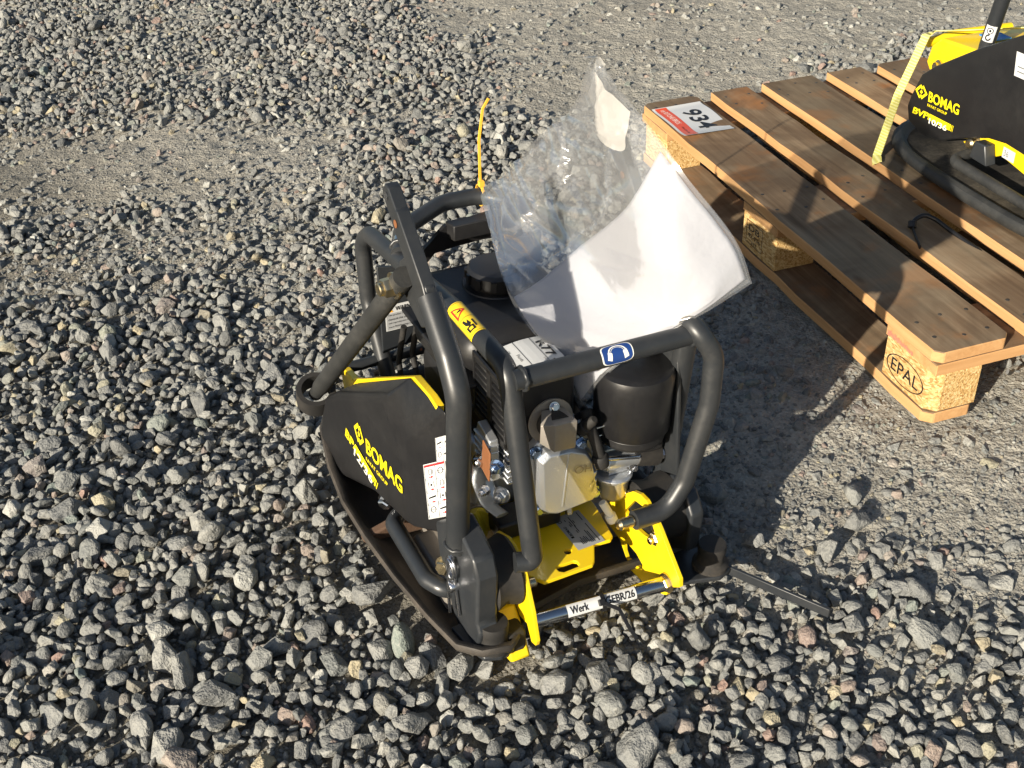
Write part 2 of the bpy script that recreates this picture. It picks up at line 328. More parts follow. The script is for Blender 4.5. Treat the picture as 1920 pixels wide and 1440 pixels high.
class Decal:
    """flat print: coordinates 0..1 along ex and ey on a surface"""
    def __init__(s, O, ex, ey, flip=False, lift=0.0009, fn=None):
        s.O, s.ex, s.ey = V3(O), V3(ex), V3(ey); s.n = s.ex.cross(s.ey).normalized()
        if flip: s.n = -s.n
        s.lift = lift; s.fn = fn; s.b = {}
    def P(s, x, y, k=0):
        return (x, y, k)
    def M(s, x, y, k):
        if s.fn: return s.fn(x, y, .0004 + 0.0004 * k)
        return s.O + s.ex * x + s.ey * y + s.n * (s.lift + 0.0004 * k)
    def mapped(s, b):
        if s.fn:
            bm = bmesh.new(); vs_ = [bm.verts.new(v) for v in b.v]
            for f in b.f:
                try: bm.faces.new([vs_[i] for i in f])
                except ValueError: pass
            for q in range(1, 14): bmesh.ops.bisect_plane(bm, geom=bm.verts[:] + bm.edges[:] + bm.faces[:], plane_co=(0, q / 14, 0), plane_no=(0, 1, 0))
            for q in range(1, 8): bmesh.ops.bisect_plane(bm, geom=bm.verts[:] + bm.edges[:] + bm.faces[:], plane_co=(q / 8, 0, 0), plane_no=(1, 0, 0))
            bm.verts.index_update(); b = MB(); b.v = [tuple(v.co) for v in bm.verts]; b.f = [tuple(v.index for v in f.verts) for f in bm.faces]; b.mi = [0] * len(b.f); bm.free()
        b.v = [tuple(s.M(*v)) for v in b.v]; return b
    def B(s, m): return s.b.setdefault(m, MB())
    def poly(s, m, pts, k=1): s.B(m).add([s.P(x, y, k) for x, y in pts], [tuple(range(len(pts)))]); return s
    def rect(s, m, x0, y0, x1, y1, k=1, nx=1):
        for i in range(nx):
            a, b = x0 + (x1 - x0) * i / nx, x0 + (x1 - x0) * (i + 1) / nx; s.poly(m, [(a, y0), (b, y0), (b, y1), (a, y1)], k)
        return s
    def grid(s, m, x0, y0, x1, y1, k=1, nx=1, ny=12):
        for j in range(ny): s.rect(m, x0, y0 + (y1 - y0) * j / ny, x1, y0 + (y1 - y0) * (j + 1) / ny, k, nx)
        return s
    def frame(s, m, x0, y0, x1, y1, w, h=None, k=1):
        h = h or w; s.rect(m, x0, y0, x1, y0 + h, k); s.rect(m, x0, y1 - h, x1, y1, k); s.rect(m, x0, y0, x0 + w, y1, k); s.rect(m, x1 - w, y0, x1, y1, k); return s
    def text(s, m, body, x0, y0, x1, y1, bold=0.0, k=1, turn=0, shear=0):
        vs, fs, _ = text_geo(body, bold)
        q = []
        for a, b in vs:
            if turn == 1: a, b = b, 1 - a
            elif turn == 3: a, b = 1 - b, a
            elif turn == 2: a, b = 1 - a, 1 - b
            q.append(s.P(x0 + (x1 - x0) * (a + shear * b), y0 + (y1 - y0) * b, k))
        s.B(m).add(q, fs); return s
    def disc(s, m, cx, cy, rx, ry, k=1, n=24, a0=0, a1=2 * math.pi):
        return s.poly(m, [(cx + rx * math.cos(a0 + (a1 - a0) * i / n), cy + ry * math.sin(a0 + (a1 - a0) * i / n)) for i in range(n)], k)
    def ringd(s, m, cx, cy, rx, ry, w, k=1, n=28):
        vs = []; 
        for i in range(n):
            a = 2 * math.pi * i / n
            vs += [s.P(cx + rx * math.cos(a), cy + ry * math.sin(a), k), s.P(cx + rx * (1 - w) * math.cos(a), cy + ry * (1 - w) * math.sin(a), k)]
        s.B(m).add(vs, [(2 * i, 2 * ((i + 1) % n), 2 * ((i + 1) % n) + 1, 2 * i + 1) for i in range(n)]); return s
    def build(s, name, parent, base=None, prints="printing"):
        first = None
        if base: first = s.mapped(s.b.pop(base)).obj(name, base, parent, smooth=0)
        for m, b in s.b.items(): s.mapped(b).obj(prints if base else name, m, first if first else parent, smooth=0)
        return first

# ------------------------------------------------------------------ ground and gravel
def hnoise(x, y, sc, seed=0.0): return mnoise.noise(Vector((x * sc + seed, y * sc - seed, seed * 1.7)))
def ground_z(x, y):
    f = math.exp(-(((x + 0.67) / 0.5) ** 4 + ((y - 0.05) / 0.6) ** 4)) + math.exp(-(((x - 0.4) / 0.6) ** 4 + ((y - 0.6) / 0.9) ** 4))
    return -0.014 + (1 - min(1, f)) * (0.022 * hnoise(x, y, 1.1, 3.1) + 0.010 * hnoise(x, y, 3.7, 7.7)) + 0.0045 * hnoise(x, y, 17, 1.3) + 0.0032 * hnoise(x, y, 43, 5.3) + 0.0022 * hnoise(x, y, 97, 2.3)
axx = np.concatenate([[-60, -25, -10, -5, -3], np.linspace(-2.2, 2.2, 520), [3, 5, 10, 25, 60]]); axy = np.concatenate([[-60, -25, -10, -4, -1.6], np.linspace(-0.9, 4.4, 620), [8, 14, 30, 60]])
g = MB(); nx, ny = len(axx), len(axy)
g.v = [(x, y, ground_z(x, y)) for y in axy for x in axx]
g.f = [(j * nx + i, j * nx + i + 1, (j + 1) * nx + i + 1, (j + 1) * nx + i) for j in range(ny - 1) for i in range(nx - 1)]; g.mi = [0] * len(g.f)
ground = tag(g.obj("ground", "dirt", smooth=80), label="grey compacted dirt yard covered in crushed stone", kind="structure")

def make_stone(i):
    rnd = random.Random(100 + i); bm = bmesh.new(); rounded = i % 5 == 4
    n = 10 + i % 6 if not rounded else 34
    for k in range(n):
        z = 1 - 2 * (k + 0.5) / n; a = k * 2.39996 + rnd.uniform(-.5, .5); r = math.sqrt(max(0, 1 - z * z)); q = rnd.uniform(0.66, 1.15) if not rounded else rnd.uniform(.93, 1.03)
        bm.verts.new((r * math.cos(a) * q * 0.5, r * math.sin(a) * q * 0.5 * rnd.uniform(.62, .9) if not rounded else r * math.sin(a) * .38 * q, z * q * 0.5 * (0.72 if not rounded else .58)))
    h = bmesh.ops.convex_hull(bm, input=bm.verts); bmesh.ops.delete(bm, geom=list({e for e in h["geom_interior"] + h["geom_unused"] if isinstance(e, bmesh.types.BMVert)}), context='VERTS')
    bmesh.ops.dissolve_limit(bm, angle_limit=rad(9), verts=bm.verts, edges=bm.edges)
    bmesh.ops.bevel(bm, geom=list(bm.edges), offset=0.022 if not rounded else .05, segments=1, affect='EDGES', profile=.5)
    bmesh.ops.triangulate(bm, faces=bm.faces); bmesh.ops.recalc_face_normals(bm, faces=bm.faces)
    me = bpy.data.meshes.new("stone"); bm.to_mesh(me); bm.free(); me.materials.append(MAT["stone"])
    me.polygons.foreach_set("use_smooth", [True] * len(me.polygons)); me.set_sharp_from_angle(angle=rad(14 if not rounded else 45)); return me
STONES = [make_stone(i) for i in range(20)]

rng = np.random.default_rng(11)
M1 = Matrix.Translation((-.672, -.205, 0)) @ Matrix.Rotation(rad(7.5), 4, 'Z') @ Matrix.Rotation(rad(2.5), 4, 'Y')   # the compactor's stance
R3 = np.array(CAM_R); CL = np.array(CAM_LOC)
def to_px(p):
    q = (p - CL) @ R3.T; return np.c_[960 + 2131 * q[:, 0] / q[:, 2], 720 + 2131 * q[:, 1] / q[:, 2]], q[:, 2]
def in_view(x, y, m):
    u, d = to_px(np.c_[x, y, np.zeros_like(x)]); return (d > 0.2) & (u[:, 0] > -m) & (u[:, 0] < 1920 + m) & (u[:, 1] > -m) & (u[:, 1] < 1440 + m)
def vnoise(x, y, sc, seed): return np.array([mnoise.noise(Vector((a * sc + seed, b * sc + seed * 2, seed))) for a, b in zip(x, y)])
def smooth01(a, b, x): t_ = np.clip((x - a) / (b - a), 0, 1); return t_ * t_ * (3 - 2 * t_)
def density(x, y):
    n = vnoise(x, y, 1.9, 4.2) * 0.62 + vnoise(x, y, 6, 9.1) * 0.50
    band = np.exp(-(((y - (1.78 - 0.35 * (x + 1.3))) / 0.24) ** 2)) * smooth01(-0.55, -1.05, x)            # wheel track, far left
    far = smooth01(1.35, 1.75, y + 0.2 * (x + .2)) * smooth01(-0.45, 0.15, x) * (1 - .9 * np.exp(-(((x - .95) / .45) ** 2 + ((y - 1.45) / .28) ** 2)))                                 # bare yard beyond the pallet
    rt = smooth01(-0.62, -0.35, x) * smooth01(0.75, 0.35, y) * smooth01(-0.62, -0.2, y)                   # trodden dirt between machine and pallet
    left2 = np.exp(-(((x + 1.55) / .35) ** 2 + ((y - 1.15) / .2) ** 2)) * .5
    return np.clip(0.97 - 0.16 * smooth01(.3, 1.3, y) - 1.05 * band - 0.92 * far - 0.66 * rt - left2 + n, 0.0, 1.2)
def blocked(x, y, m=0.0):
    lx = (x + .672) * math.cos(rad(7.5)) + (y + .205) * math.sin(rad(7.5)); ly = -(x + .672) * math.sin(rad(7.5)) + (y + .205) * math.cos(rad(7.5))
    mach = (lx > np.where(ly < .08, -.215, -.25) - m * .6) & (lx < .18 + m) & (ly > np.where(lx < -.12, -.03 - m, .045 - m)) & (ly < .53 + m)
    pal = (y > -m) & (y < 1.2 + m) & (((x > -m) & (x < .1 + m)) | ((x > .3275 - m) & (x < .4725 + m)) | ((x > .7 - m) & (x < .8 + m)))
    return mach | pal
CELL = 0.003; OX, OY = -3.4, -1.4; NX, NY = int(6.6 / CELL), int(6.6 / CELL); occ = np.zeros((NY, NX), bool)
def jitter(cell, keep):
    xs, ys = np.meshgrid(np.arange(-3.3, 3.1, cell), np.arange(-1.3, 4.9, cell)); x, y = xs.ravel(), ys.ravel()
    x = x + rng.uniform(-.5, .5, x.size) * cell; y = y + rng.uniform(-.5, .5, y.size) * cell
    k = in_view(x, y, 330); x, y = x[k], y[k]; d = density(x, y); k = rng.random(x.size) < keep(d); return x[k], y[k], d[k]
def paintocc(x, y, r):
    for a, b, q in zip(x, y, r):
        i0, i1, j0, j1 = int((a - q - OX) / CELL), int((a + q - OX) / CELL) + 1, int((b - q - OY) / CELL), int((b + q - OY) / CELL) + 1
        occ[j0:j1, i0:i1] = True
def free(x, y): return ~occ[((y - OY) / CELL).astype(int), ((x - OX) / CELL).astype(int)]
PX, PY, PS, PD = [], [], [], []
def layer(cell, keep, smin, smax, p, cover, marg, near=9.0):
    x, y, d = jitter(cell, keep); q_ = np.hypot(x - CL[0], y - CL[1]); k = rng.random(x.size) < smooth01(near + 1.2, near, q_) * .85 + .15 * (q_ < near + 1.6); x, y, d = x[k], y[k], d[k]; s = smin + (smax - smin) * rng.random(x.size) ** p
    k = free(x, y) & ~blocked(x, y, marg); x, y, s, d = x[k], y[k], s[k], d[k]
    order = np.argsort(-s); x, y, s, d = x[order], y[order], s[order], d[order]; keepi = []
    for i in range(len(x)):
        a, b = int((x[i] - OX) / CELL), int((y[i] - OY) / CELL)
        if occ[b, a]: continue
        keepi.append(i); q = s[i] * cover; w = max(1, int(q / CELL)); occ[b - w:b + w + 1, a - w:a + w + 1] = True
    PX.append(x[keepi]); PY.append(y[keepi]); PS.append(s[keepi]); PD.append(d[keepi])
# stones one can point to in the photograph: (x, y, size)
hand = [(-.979, -.06, .075), (-1.512, .884, .05), (-1.278, -.222, .06), (-.397, -.139, .045), (-.272, -.398, .06), (-.57, -.301, .058), (-1.379, -.135, .045), (-.892, -.235, .05), (-.948, -.263, .048),
        (-1.274, -.073, .065), (-1.241, .011, .055), (-.995, .012, .042), (-.20, -.10, .05), (-.235, -.165, .06), (-.31, -.20, .05), (.026, .05, .055), (-1.05, -.16, .05), (-.86, -.235, .052), (-1.15, -.12, .06), (-1.2, .2, .055), (-1.03, .30, .06), (-1.08, .46, .06)]
for a, b, s_ in hand:
    PX.append(np.array([a])); PY.append(np.array([b])); PS.append(np.array([s_])); PD.append(np.array([1.0])); paintocc([a], [b], [s_ * .36])
layer(0.11, lambda d: 0.10 * (d > .45), .055, .076, 2.0, .33, .05)
layer(0.048, lambda d: 0.55 * d ** 1.5, .032, .062, 1.9, .32, .035)
layer(0.0170, lambda d: 0.10 + 0.88 * d, .016, .034, 1.1, .25, .02)
layer(0.0088, lambda d: 0.42 + 0.45 * d, .006, .0145, 1.3, .27, .004, 2.0)
layer(0.0075, lambda d: 0.30 + 0.0 * d, .003, .0065, 1.2, .3, .0, 1.1)
PX, PY, PS, PD = map(np.concatenate, (PX, PY, PS, PD)); N = len(PX)
gz = np.array([ground_z(a, b) for a, b in zip(PX, PY)])
sink = -.04 + .17 * smooth01(.55, 1.1, PD) + rng.uniform(-.09, .13, N)
PZ = gz + PS * sink + np.where((PS > .016) & (PD > .5), rng.uniform(0, .010, N), 0)
ROT = np.c_[rng.normal(0, .6, N), rng.normal(0, .6, N), rng.uniform(0, 6.283, N)]
SCL = PS[:, None] * np.c_[rng.uniform(.9, 1.25, N), rng.uniform(.85, 1.15, N), rng.uniform(.75, 1.1, N)]
IDX = rng.integers(0, len(STONES), N)
uv, dist = to_px(np.c_[PX, PY, PZ]); shown = (uv[:, 0] > 0) & (uv[:, 0] < 1920) & (uv[:, 1] > 0) & (uv[:, 1] < 1440)
# behind the pallet deck and the machine nothing of a stone shows
lx = (PX + .672) * math.cos(rad(7.5)) + (PY + .205) * math.sin(rad(7.5)); ly = -(PX + .672) * math.sin(rad(7.5)) + (PY + .205) * math.cos(rad(7.5))
hid = ((PX > -.02) & (PX < 1.0) & (PY > .05) & (PY < 1.45)) | ((lx > -.2) & (lx < .2) & (ly > .0) & (ly < 1.2)) | ((lx > -.05) & (lx < .5) & (ly > .5) & (ly < 1.5))
rank = np.argsort(-(PS / dist) * (shown & ~hid)); big = rank[:300]; small = np.setdiff1d(np.arange(N), big)
for k, i in enumerate(big):
    o = bpy.data.objects.new("stone", STONES[IDX[i]]); COL.objects.link(o); o.parent = ground
    o.location = (PX[i], PY[i], PZ[i]); o.rotation_euler = ROT[i]; o.scale = SCL[i]
me = bpy.data.meshes.new("gravel"); me.vertices.add(len(small)); me.vertices.foreach_set("co", np.c_[PX, PY, PZ][small].astype(np.float32).ravel())
for nm, typ, arr in (("rot", 'FLOAT_VECTOR', ROT), ("scl", 'FLOAT_VECTOR', SCL)):
    a = me.attributes.new(nm, typ, 'POINT'); a.data.foreach_set("vector", arr[small].astype(np.float32).ravel())
a = me.attributes.new("pick", 'INT', 'POINT'); a.data.foreach_set("value", IDX[small].astype(np.int32))
gravel = bpy.data.objects.new("gravel", me); COL.objects.link(gravel); gravel.parent = ground; tag(gravel, label="loose grey crushed stone gravel", kind="stuff")
src = bpy.data.collections.new("stone_kinds")
for i, m_ in enumerate(STONES): src.objects.link(bpy.data.objects.new("stone_kind_%02d" % i, m_))
ng = bpy.data.node_groups.new("scatter_gravel", 'GeometryNodeTree')
ng.interface.new_socket("Geometry", in_out='INPUT', socket_type='NodeSocketGeometry'); ng.interface.new_socket("Geometry", in_out='OUTPUT', socket_type='NodeSocketGeometry')
gi = ng.nodes.new("NodeGroupInput"); go = ng.nodes.new("NodeGroupOutput"); ip = ng.nodes.new("GeometryNodeInstanceOnPoints"); ci = ng.nodes.new("GeometryNodeCollectionInfo")
ci.inputs["Collection"].default_value = src; ci.inputs["Separate Children"].default_value = True; ci.inputs["Reset Children"].default_value = True
def attr(nm, typ):
    x = ng.nodes.new("GeometryNodeInputNamedAttribute"); x.data_type = typ; x.inputs["Name"].default_value = nm; return [q for q in x.outputs if q.enabled][0]
er = ng.nodes.new("FunctionNodeEulerToRotation"); ng.links.new(attr("rot", 'FLOAT_VECTOR'), er.inputs[0])
ng.links.new(gi.outputs[0], ip.inputs["Points"]); ng.links.new(ci.outputs[0], ip.inputs["Instance"]); ip.inputs["Pick Instance"].default_value = True
ng.links.new(attr("pick", 'INT'), ip.inputs["Instance Index"]); ng.links.new(er.outputs[0], ip.inputs["Rotation"]); ng.links.new(attr("scl", 'FLOAT_VECTOR'), ip.inputs["Scale"])
ng.links.new(ip.outputs[0], go.inputs[0]); gm = gravel.modifiers.new("scatter", 'NODES'); gm.node_group = ng

# ------------------------------------------------------------------ pallet
pallet = thing("wooden_pallet", "weathered wooden pallet carrying the other compactor and a numbered sign", "pallet")
def plank(name, lo, hi, mt, ms, cut=0.0, seed=0, nails=(), par=pallet):
    rnd = random.Random(seed); b = MB(); along = 1 if hi[1] - lo[1] > hi[0] - lo[0] else 0
    x0, y0, z0 = lo; x1, y1, z1 = hi; L_ = 14; c = cut; pts = []
    w = lambda: rnd.uniform(-.0024, .0024)
    if along: 
        side = [(x0 + c, y0), (x1 - c, y0), (x1, y0 + c)] + [(x1 + w(), y0 + c + (y1 - y0 - 2 * c) * k / L_) for k in range(1, L_)] + [(x1, y1 - c), (x1 - c, y1), (x0 + c, y1), (x0, y1 - c)] + [(x0 + w(), y1 - c - (y1 - y0 - 2 * c) * k / L_) for k in range(1, L_)] + [(x0, y0 + c)]
    else:
        side = [(x0, y0), (x1, y0), (x1, y1), (x0, y1)]
    b.loft([[(x, y, z0) for x, y in side], [(x, y, z1) for x, y in side]])
    o = b.obj(name, [mt, ms], par, smooth=0, bevel=0.0016, bseg=1)
    for p in o.data.polygons: p.material_index = 0 if p.normal.z > .7 else 1
    for (nx_, ny_) in nails:
        nb_ = MB(); nb_.lathe([(.0036, 0), (.0036, .0008), (.0022, .0011)], (nx_, ny_, z1 - .0002), (rnd.uniform(-.1, .1), rnd.uniform(-.1, .1), 1), 12); nb_.obj("nail", "plate_steel", o)
    return o
XB = [(0, .145), (.18625, .28625), (.3275, .4725), (.51375, .61375), (.655, .8)]
for i, (a, b_) in enumerate(XB):
    rr = random.Random(i); xs_ = [a + .022, (a + b_) / 2 + .004, b_ - .022] if b_ - a > .12 else [a + .025, b_ - .025]
    nails = [(x + rr.uniform(-.006, .006), y + rr.uniform(-.012, .012)) for y in (.045, .105, .56, .63, 1.095, 1.155) for x in xs_]
    plank("top_board", (a, 0 if i else .004, .1222), (b_, 1.2, .144), "wood_top", "wood_edge", .014 if i in (0, 4) else .002, i, nails)
for k, (a, b_) in enumerate(((0, .145), (.5275, .6725), (1.055, 1.2))): plank("cross_board", (.002, a + .002, .1002), (.798, b_, .122), "wood_cross", "wood_edge_cross", 0, 20 + k)
for k, (a, b_) in enumerate(((0, .1), (.3275, .4725), (.7, .8))): plank("runner_board", (a, .001, 0), (b_, 1.199, .0218), "wood_top", "wood_edge", .016 if k != 1 else .002, 40 + k)
for i, (a, b_) in enumerate(((0, .1), (.3275, .4725), (.7, .8))):
    for j, (c_, d_) in enumerate(((0, .145), (.5275, .6725), (1.055, 1.2))):
        e = .018; x0, x1, y0, y1 = a + .003, b_ - .004, c_ + .003, d_ - .004
        if j == 0 and i == 0: poly = [(x0 + e, y0), (x1, y0), (x1, y1), (x0, y1), (x0, y0 + e)]
        elif j == 2 and i == 0: poly = [(x0, y0), (x1, y0), (x1, y1), (x0 + e, y1), (x0, y1 - e)]
        else: poly = [(x0, y0), (x1, y0), (x1, y1), (x0, y1)]
        o = MB().loft([[(x, y, .022) for x, y in poly], [(x, y, .1) for x, y in poly]]).obj("block", "chipboard", pallet, smooth=0, bevel=.002, bseg=1)
        if i == 0 and j == 0:
            d = Decal((.003, .131, .030), (0, -.106, 0), (0, 0, .056), lift=.0006); d.fn = lambda x, y, k: Vector((.003 - k, .131 - .106 * x, .030 + .056 * y))
            d.ringd("ink_black", .5, .5, .5, .48, .055, n=44); d.text("ink_black", "EPAL", .13, .29, .87, .73, 0.004); d.build("stamp", o)
        if i == 0 and j == 1:
            d = Decal((0, 0, 0), (1, 0, 0), (0, 1, 0)); d.fn = lambda x, y, k: Vector((.003 - k, .665 - .13 * x, .028 + .066 * y))
            d.frame("ink_black", .10, .12, .62, .92, .010, .02); d.text("ink_black", "DB", .18, .60, .52, .80, 0.0); d.text("ink_black", "49-036", .16, .36, .56, .50, 0.0); d.text("ink_black", "HT", .30, .16, .46, .28); d.build("stamp", o)
# red paint mark on the end of the cross board
d = Decal((0, 0, 0), (1, 0, 0), (0, 1, 0)); d.fn = lambda x, y, k: Vector((.002 - k, .14 - .075 * x, .102 + .016 * y))
rr = random.Random(4); 
for k in range(26): x_ = k / 26; y0_ = rr.uniform(0, .25); d.rect("ink_red", x_, y0_, x_ + .035, rr.uniform(.6, 1) * (1 - .4 * x_))
d.build("paint_mark", pallet)
t = NT("red_chalk"); t.bsdf(t.mix(t.noise(t.coord(), 300, 3), (0.55, 0.10, 0.07), (0.6, 0.26, 0.16)), .9); MAT["red_chalk"] = t.m
for o in pallet.children:
    if o.name.startswith("paint_mark"): o.data.materials[0] = MAT["red_chalk"]

# numbered sign on the pallet
sg = MB(); n_ = 12; vs = []
def sgn(x, y, k=0): return Vector((.003 + .128 * x + .004 * math.sin(3 * y), 1.148 - .182 * y, .1448 + k + .006 * (max(0, y - .72) / .28) ** 2 * (1 - .5 * x) + .003 * (max(0, .12 - y) / .12) ** 2 + .002 * math.sin(6 * y) * x))
d = Decal((0, 0, 0), (1, 0, 0), (0, 1, 0)); d.fn = lambda x, y, k: sgn(x, y, k)
d.grid("sticker_white", 0, 0, 1, 1, 0, 6, 24); d.grid("sign_red", .05, .012, .285, .988, 1, 3, 24)
dn = Decal((0, 0, 0), (1, 0, 0), (0, 1, 0)); dn.fn = d.fn; vs_, fs_, _ = text_geo("934", .022); dn.B("ink_black").add([(.43 + .36 * b_, .20 + .62 * a_, 2) for a_, b_ in vs_], fs_)
vs_, fs_, _ = text_geo("rb RITCHIE BROS.", .0); d.B("logo_white").add([(.12 + .10 * b_, .07 + .50 * a_, 2) for a_, b_ in vs_], fs_)
vs_, fs_, _ = text_geo("rbauction.de", .0); d.B("ink_black").add([(.14 + .05 * b_, .66 + .24 * a_, 2) for a_, b_ in vs_], fs_)
sgo = d.build("sign_board", None, base="sticker_white"); dn.build("numerals", sgo); tag(sgo, "laminated white card numbered 934 with a red band lying on the pallet corner", "sign")

# black cable lying over the pallet boards, and a tie end below its corner
b = MB(); b.tube([(.182, .318, .1475), (.196, .352, .149), (.213, .39, .151)], .0042, 10, flat=.6); b.tube([(.213, .39, .151), (.226, .402, .157), (.245, .400, .166), (.262, .384, .158), (.274, .345, .147), (.283, .262, .139), (.300, .16, .131)], .0046, 12, bend=.02); b.lathe([(.004, -.008), (.0085, -.006), (.0085, .006), (.004, .008)], (.213, .39, .1545), (.3, .4, .5), 10)
tag(b.obj("black_cable", "tie_black"), "thin black cable with a plug end lying across the pallet boards", "cable")
b = MB(); b.tube([(.178, .03, .048), (.200, .045, .030), (.235, .075, .006)], .005, 8, flat=.5)
tag(b.obj("black_strip", "tie_black"), "short black plastic strip hanging below the pallet's near end", "strip")

# ------------------------------------------------------------------ plate compactor in front
pc = thing("plate_compactor", "black and yellow plate compactor without its handle standing on the gravel", "compactor", mw=M1)
FR, CP = "frame_paint", "cast_paint"

# base plate with raised rim
out = [(-.165, -.040), (-.203, -.030), (-.228, .000), (-.243, .07), (-.256, .16), (-.265, .26), (-.268, .353), (-.264, .43), (-.252, .50), (-.222, .55), (-.15, .575), (.09, .575), (.16, .55), (.186, .50), (.192, .35), (.19, .16), (.180, .06), (.165, .035), (.12, .030), (-.02, .034), (-.11, .018), (-.14, -.020)]
cen = Vector((-.035, .265))
def ring(inset, z, lift=1.0):
    r_ = []
    for x, y in out:
        v_ = Vector((x, y)) - cen; v_ = v_ * (1 - inset / v_.length); fl = smooth01(.36, .56, np.array(y))
        r_.append((cen.x + v_.x, cen.y + v_.y, z + lift * (.055 * float(fl) + .008 * max(0, -y / .05))))
    return r_
b = MB(); b.loft([ring(.075, -.006, .0), ring(.035, .0, .1), ring(.006, .026), ring(0, .036), ring(.003, .042), ring(.012, .041), ring(.018, .032), ring(.04, .014, .3), ring(.07, .012, .0)])
base = b.obj("base_plate", "plate_steel", pc, smooth=60, bevel=0)
MB().prism([(-.265, .030), (-.262, .024), (-.17, .016), (-.13, .016), (-.13, .090), (-.16, .075), (-.20, .052), (-.255, .036)], 1, .262, .278).obj("rib", "rib_rust", base, bevel=.003)
MB().prism([(.19, .016), (.10, .016), (.10, .085), (.15, .06), (.185, .034)], 1, .262, .278).obj("rib", "rib_rust", base, bevel=.003)
b = MB(); b.box((-.17, .12, .012), (.11, .30, .070)); b.cyl((-.17, .18, .045), (.11, .18, .045), .042, 40)
b.obj("exciter_housing", "sheet_steel", pc, bevel=.006)
b = MB(); b.box((-.205, .085, .014), (-.12, .215, .060)); b.obj("mounting_foot", "sheet_steel", pc, bevel=.008)
MB().bolt((-.198, .10, .09), (-.8, -.5, .2), .011, .012).obj("bolt", "zinc_yellow", pc, bevel=0)
MB().bolt((-.216, .285, .075), (-.6, -.5, -.2), .010, .012).obj("bolt", "zinc", pc)
# carry handle on the left
b = MB(); b.tube([(-.165, .265, .060), (-.205, .262, .062), (-.222, .245, .063), (-.222, .180, .064), (-.222, .112, .064), (-.208, .086, .062), (-.165, .080, .050)], .0128, 18, bend=.02); b.obj("carry_handle", CP, pc, smooth=50)

# belt guard
fo = [(-.250, .404, .208), (-.220, .227, .306), (-.215, .178, .255), (-.215, .168, .112), (-.233, .286, .094), (-.245, .42, .036), (-.250, .49, .03), (-.250, .497, .085), (-.250, .458, .166)]
fi = [(-.190, .47, .168), (-.190, .215, .3325), (-.184, .106, .343), (-.184, .112, .130), (-.19, .29, .07), (-.19, .44, .02), (-.19, .52, .02), (-.19, .53, .085), (-.19, .50, .14)]
_n = Vector((.994, .106, -.007)); _p = Vector((-.22, .227, .306)); fo = [(x - _n.dot(Vector((x, y, z)) - _p) / _n.x, y, z) for x, y, z in fo]
c0 = Vector((0, 0, 0))
for p in fo: c0 += Vector(p) / len(fo)
nf = Vector((-.994, -.106, .007))
ins = [Vector(p) * .90 + c0 * .10 for p in fo]
b = MB(); b.loft([fi, fo], caps=False); b.add(fo + [tuple(p + nf * .0055) for p in ins] , [(i, (i + 1) % 9, 9 + (i + 1) % 9, 9 + i) for i in range(9)] + [tuple(range(9, 18))]); b.add(fi, [tuple(range(9))])
me_ = b.obj("belt_guard", "black_plastic", pc, smooth=20)
bmx = bmesh.new(); bmx.from_mesh(me_.data); bmesh.ops.remove_doubles(bmx, verts=bmx.verts, dist=1e-5); bmesh.ops.recalc_face_normals(bmx, faces=bmx.faces); bmx.to_mesh(me_.data); bmx.free()
m_ = me_.modifiers.new("bevel", 'BEVEL'); m_.width = .006; m_.segments = 3; m_.limit_method = 'ANGLE'; m_.angle_limit = rad(14)
guard = me_
# yellow carrier plate behind the guard: its edge shows as a rim
rim = [(.560, .125), (.556, .150), (.498, .158), (.208, .336), (.150, .3405), (.128, .338), (.150, .25), (.150, .13), (.29, .07), (.54, .04)]
MB().prism(rim, 0, -.1885, -.177).obj("carrier_plate", "yellow_paint", pc, bevel=.0015)

LIFT = .0064
def dc(O, ex, ey, lift=LIFT): 
    d_ = Decal(O, ex, ey, lift=lift)
    if d_.n.dot(nf) < 0: d_.n = -d_.n
    return d_
dc((-.2289, .3016, .1604), (.0122, -.1144, .0013), (.0004, -.0017, .0285)).text("logo_yellow", "BOMAG", 0, 0, 1, 1, .022).build("lettering", guard)
dc((-.2294, .305, .1442), (.0074, -.07, -.0017), (.0001, -.0006, .0077)).text("logo_yellow", "FAYAT GROUP", 0, 0, 1, 1, .012).build("lettering", guard)
dc((-.2371, .3775, .145), (.0028, -.0266, -.0093), (.0008, -.0066, .0177)).text("logo_yellow", "BP", 0, 0, 1, 1, .03).build("lettering", guard)
d = dc((-.2348, .3503, .1381), (.0081, -.0744, -.0275), (.0009, -.0075, .0160)); d.poly("logo_yellow", [(0, .1), (.86, .1), (.90, 1), (.05, 1)]).rect("logo_yellow", .90, 0, .95, 1).rect("logo_yellow", .985, 0, 1.01, 1).build("lettering", guard)
dc((-.2346, .3480, .1275), (.0062, -.0590, -.0180), (.0007, -.0053, .0165), LIFT + .0004).text("logo_white", "12/36", 0, 0, 1, 1, .014).build("lettering", guard)
def emblem(O, ex, ey, mk, par):
    d_ = mk(O, ex, ey)
    d_.rect("logo_yellow", 0, .0, .80, .17).rect("logo_yellow", 0, .17, .20, .84).rect("logo_yellow", .20, .66, .36, .84)
    d_.rect("logo_yellow", .20, 1 - .17 + .05, 1, 1.05).rect("logo_yellow", .80, .21, 1, .88).rect("logo_yellow", .64, .21, .80, .39)
    d_.rect("logo_yellow", .38, .40, .62, .65); d_.build("emblem", par)
emblem((-.2328, .3395, .1853), (.0012, -.0131, -.0286), (.0021, -.0181, .0187), dc, guard)

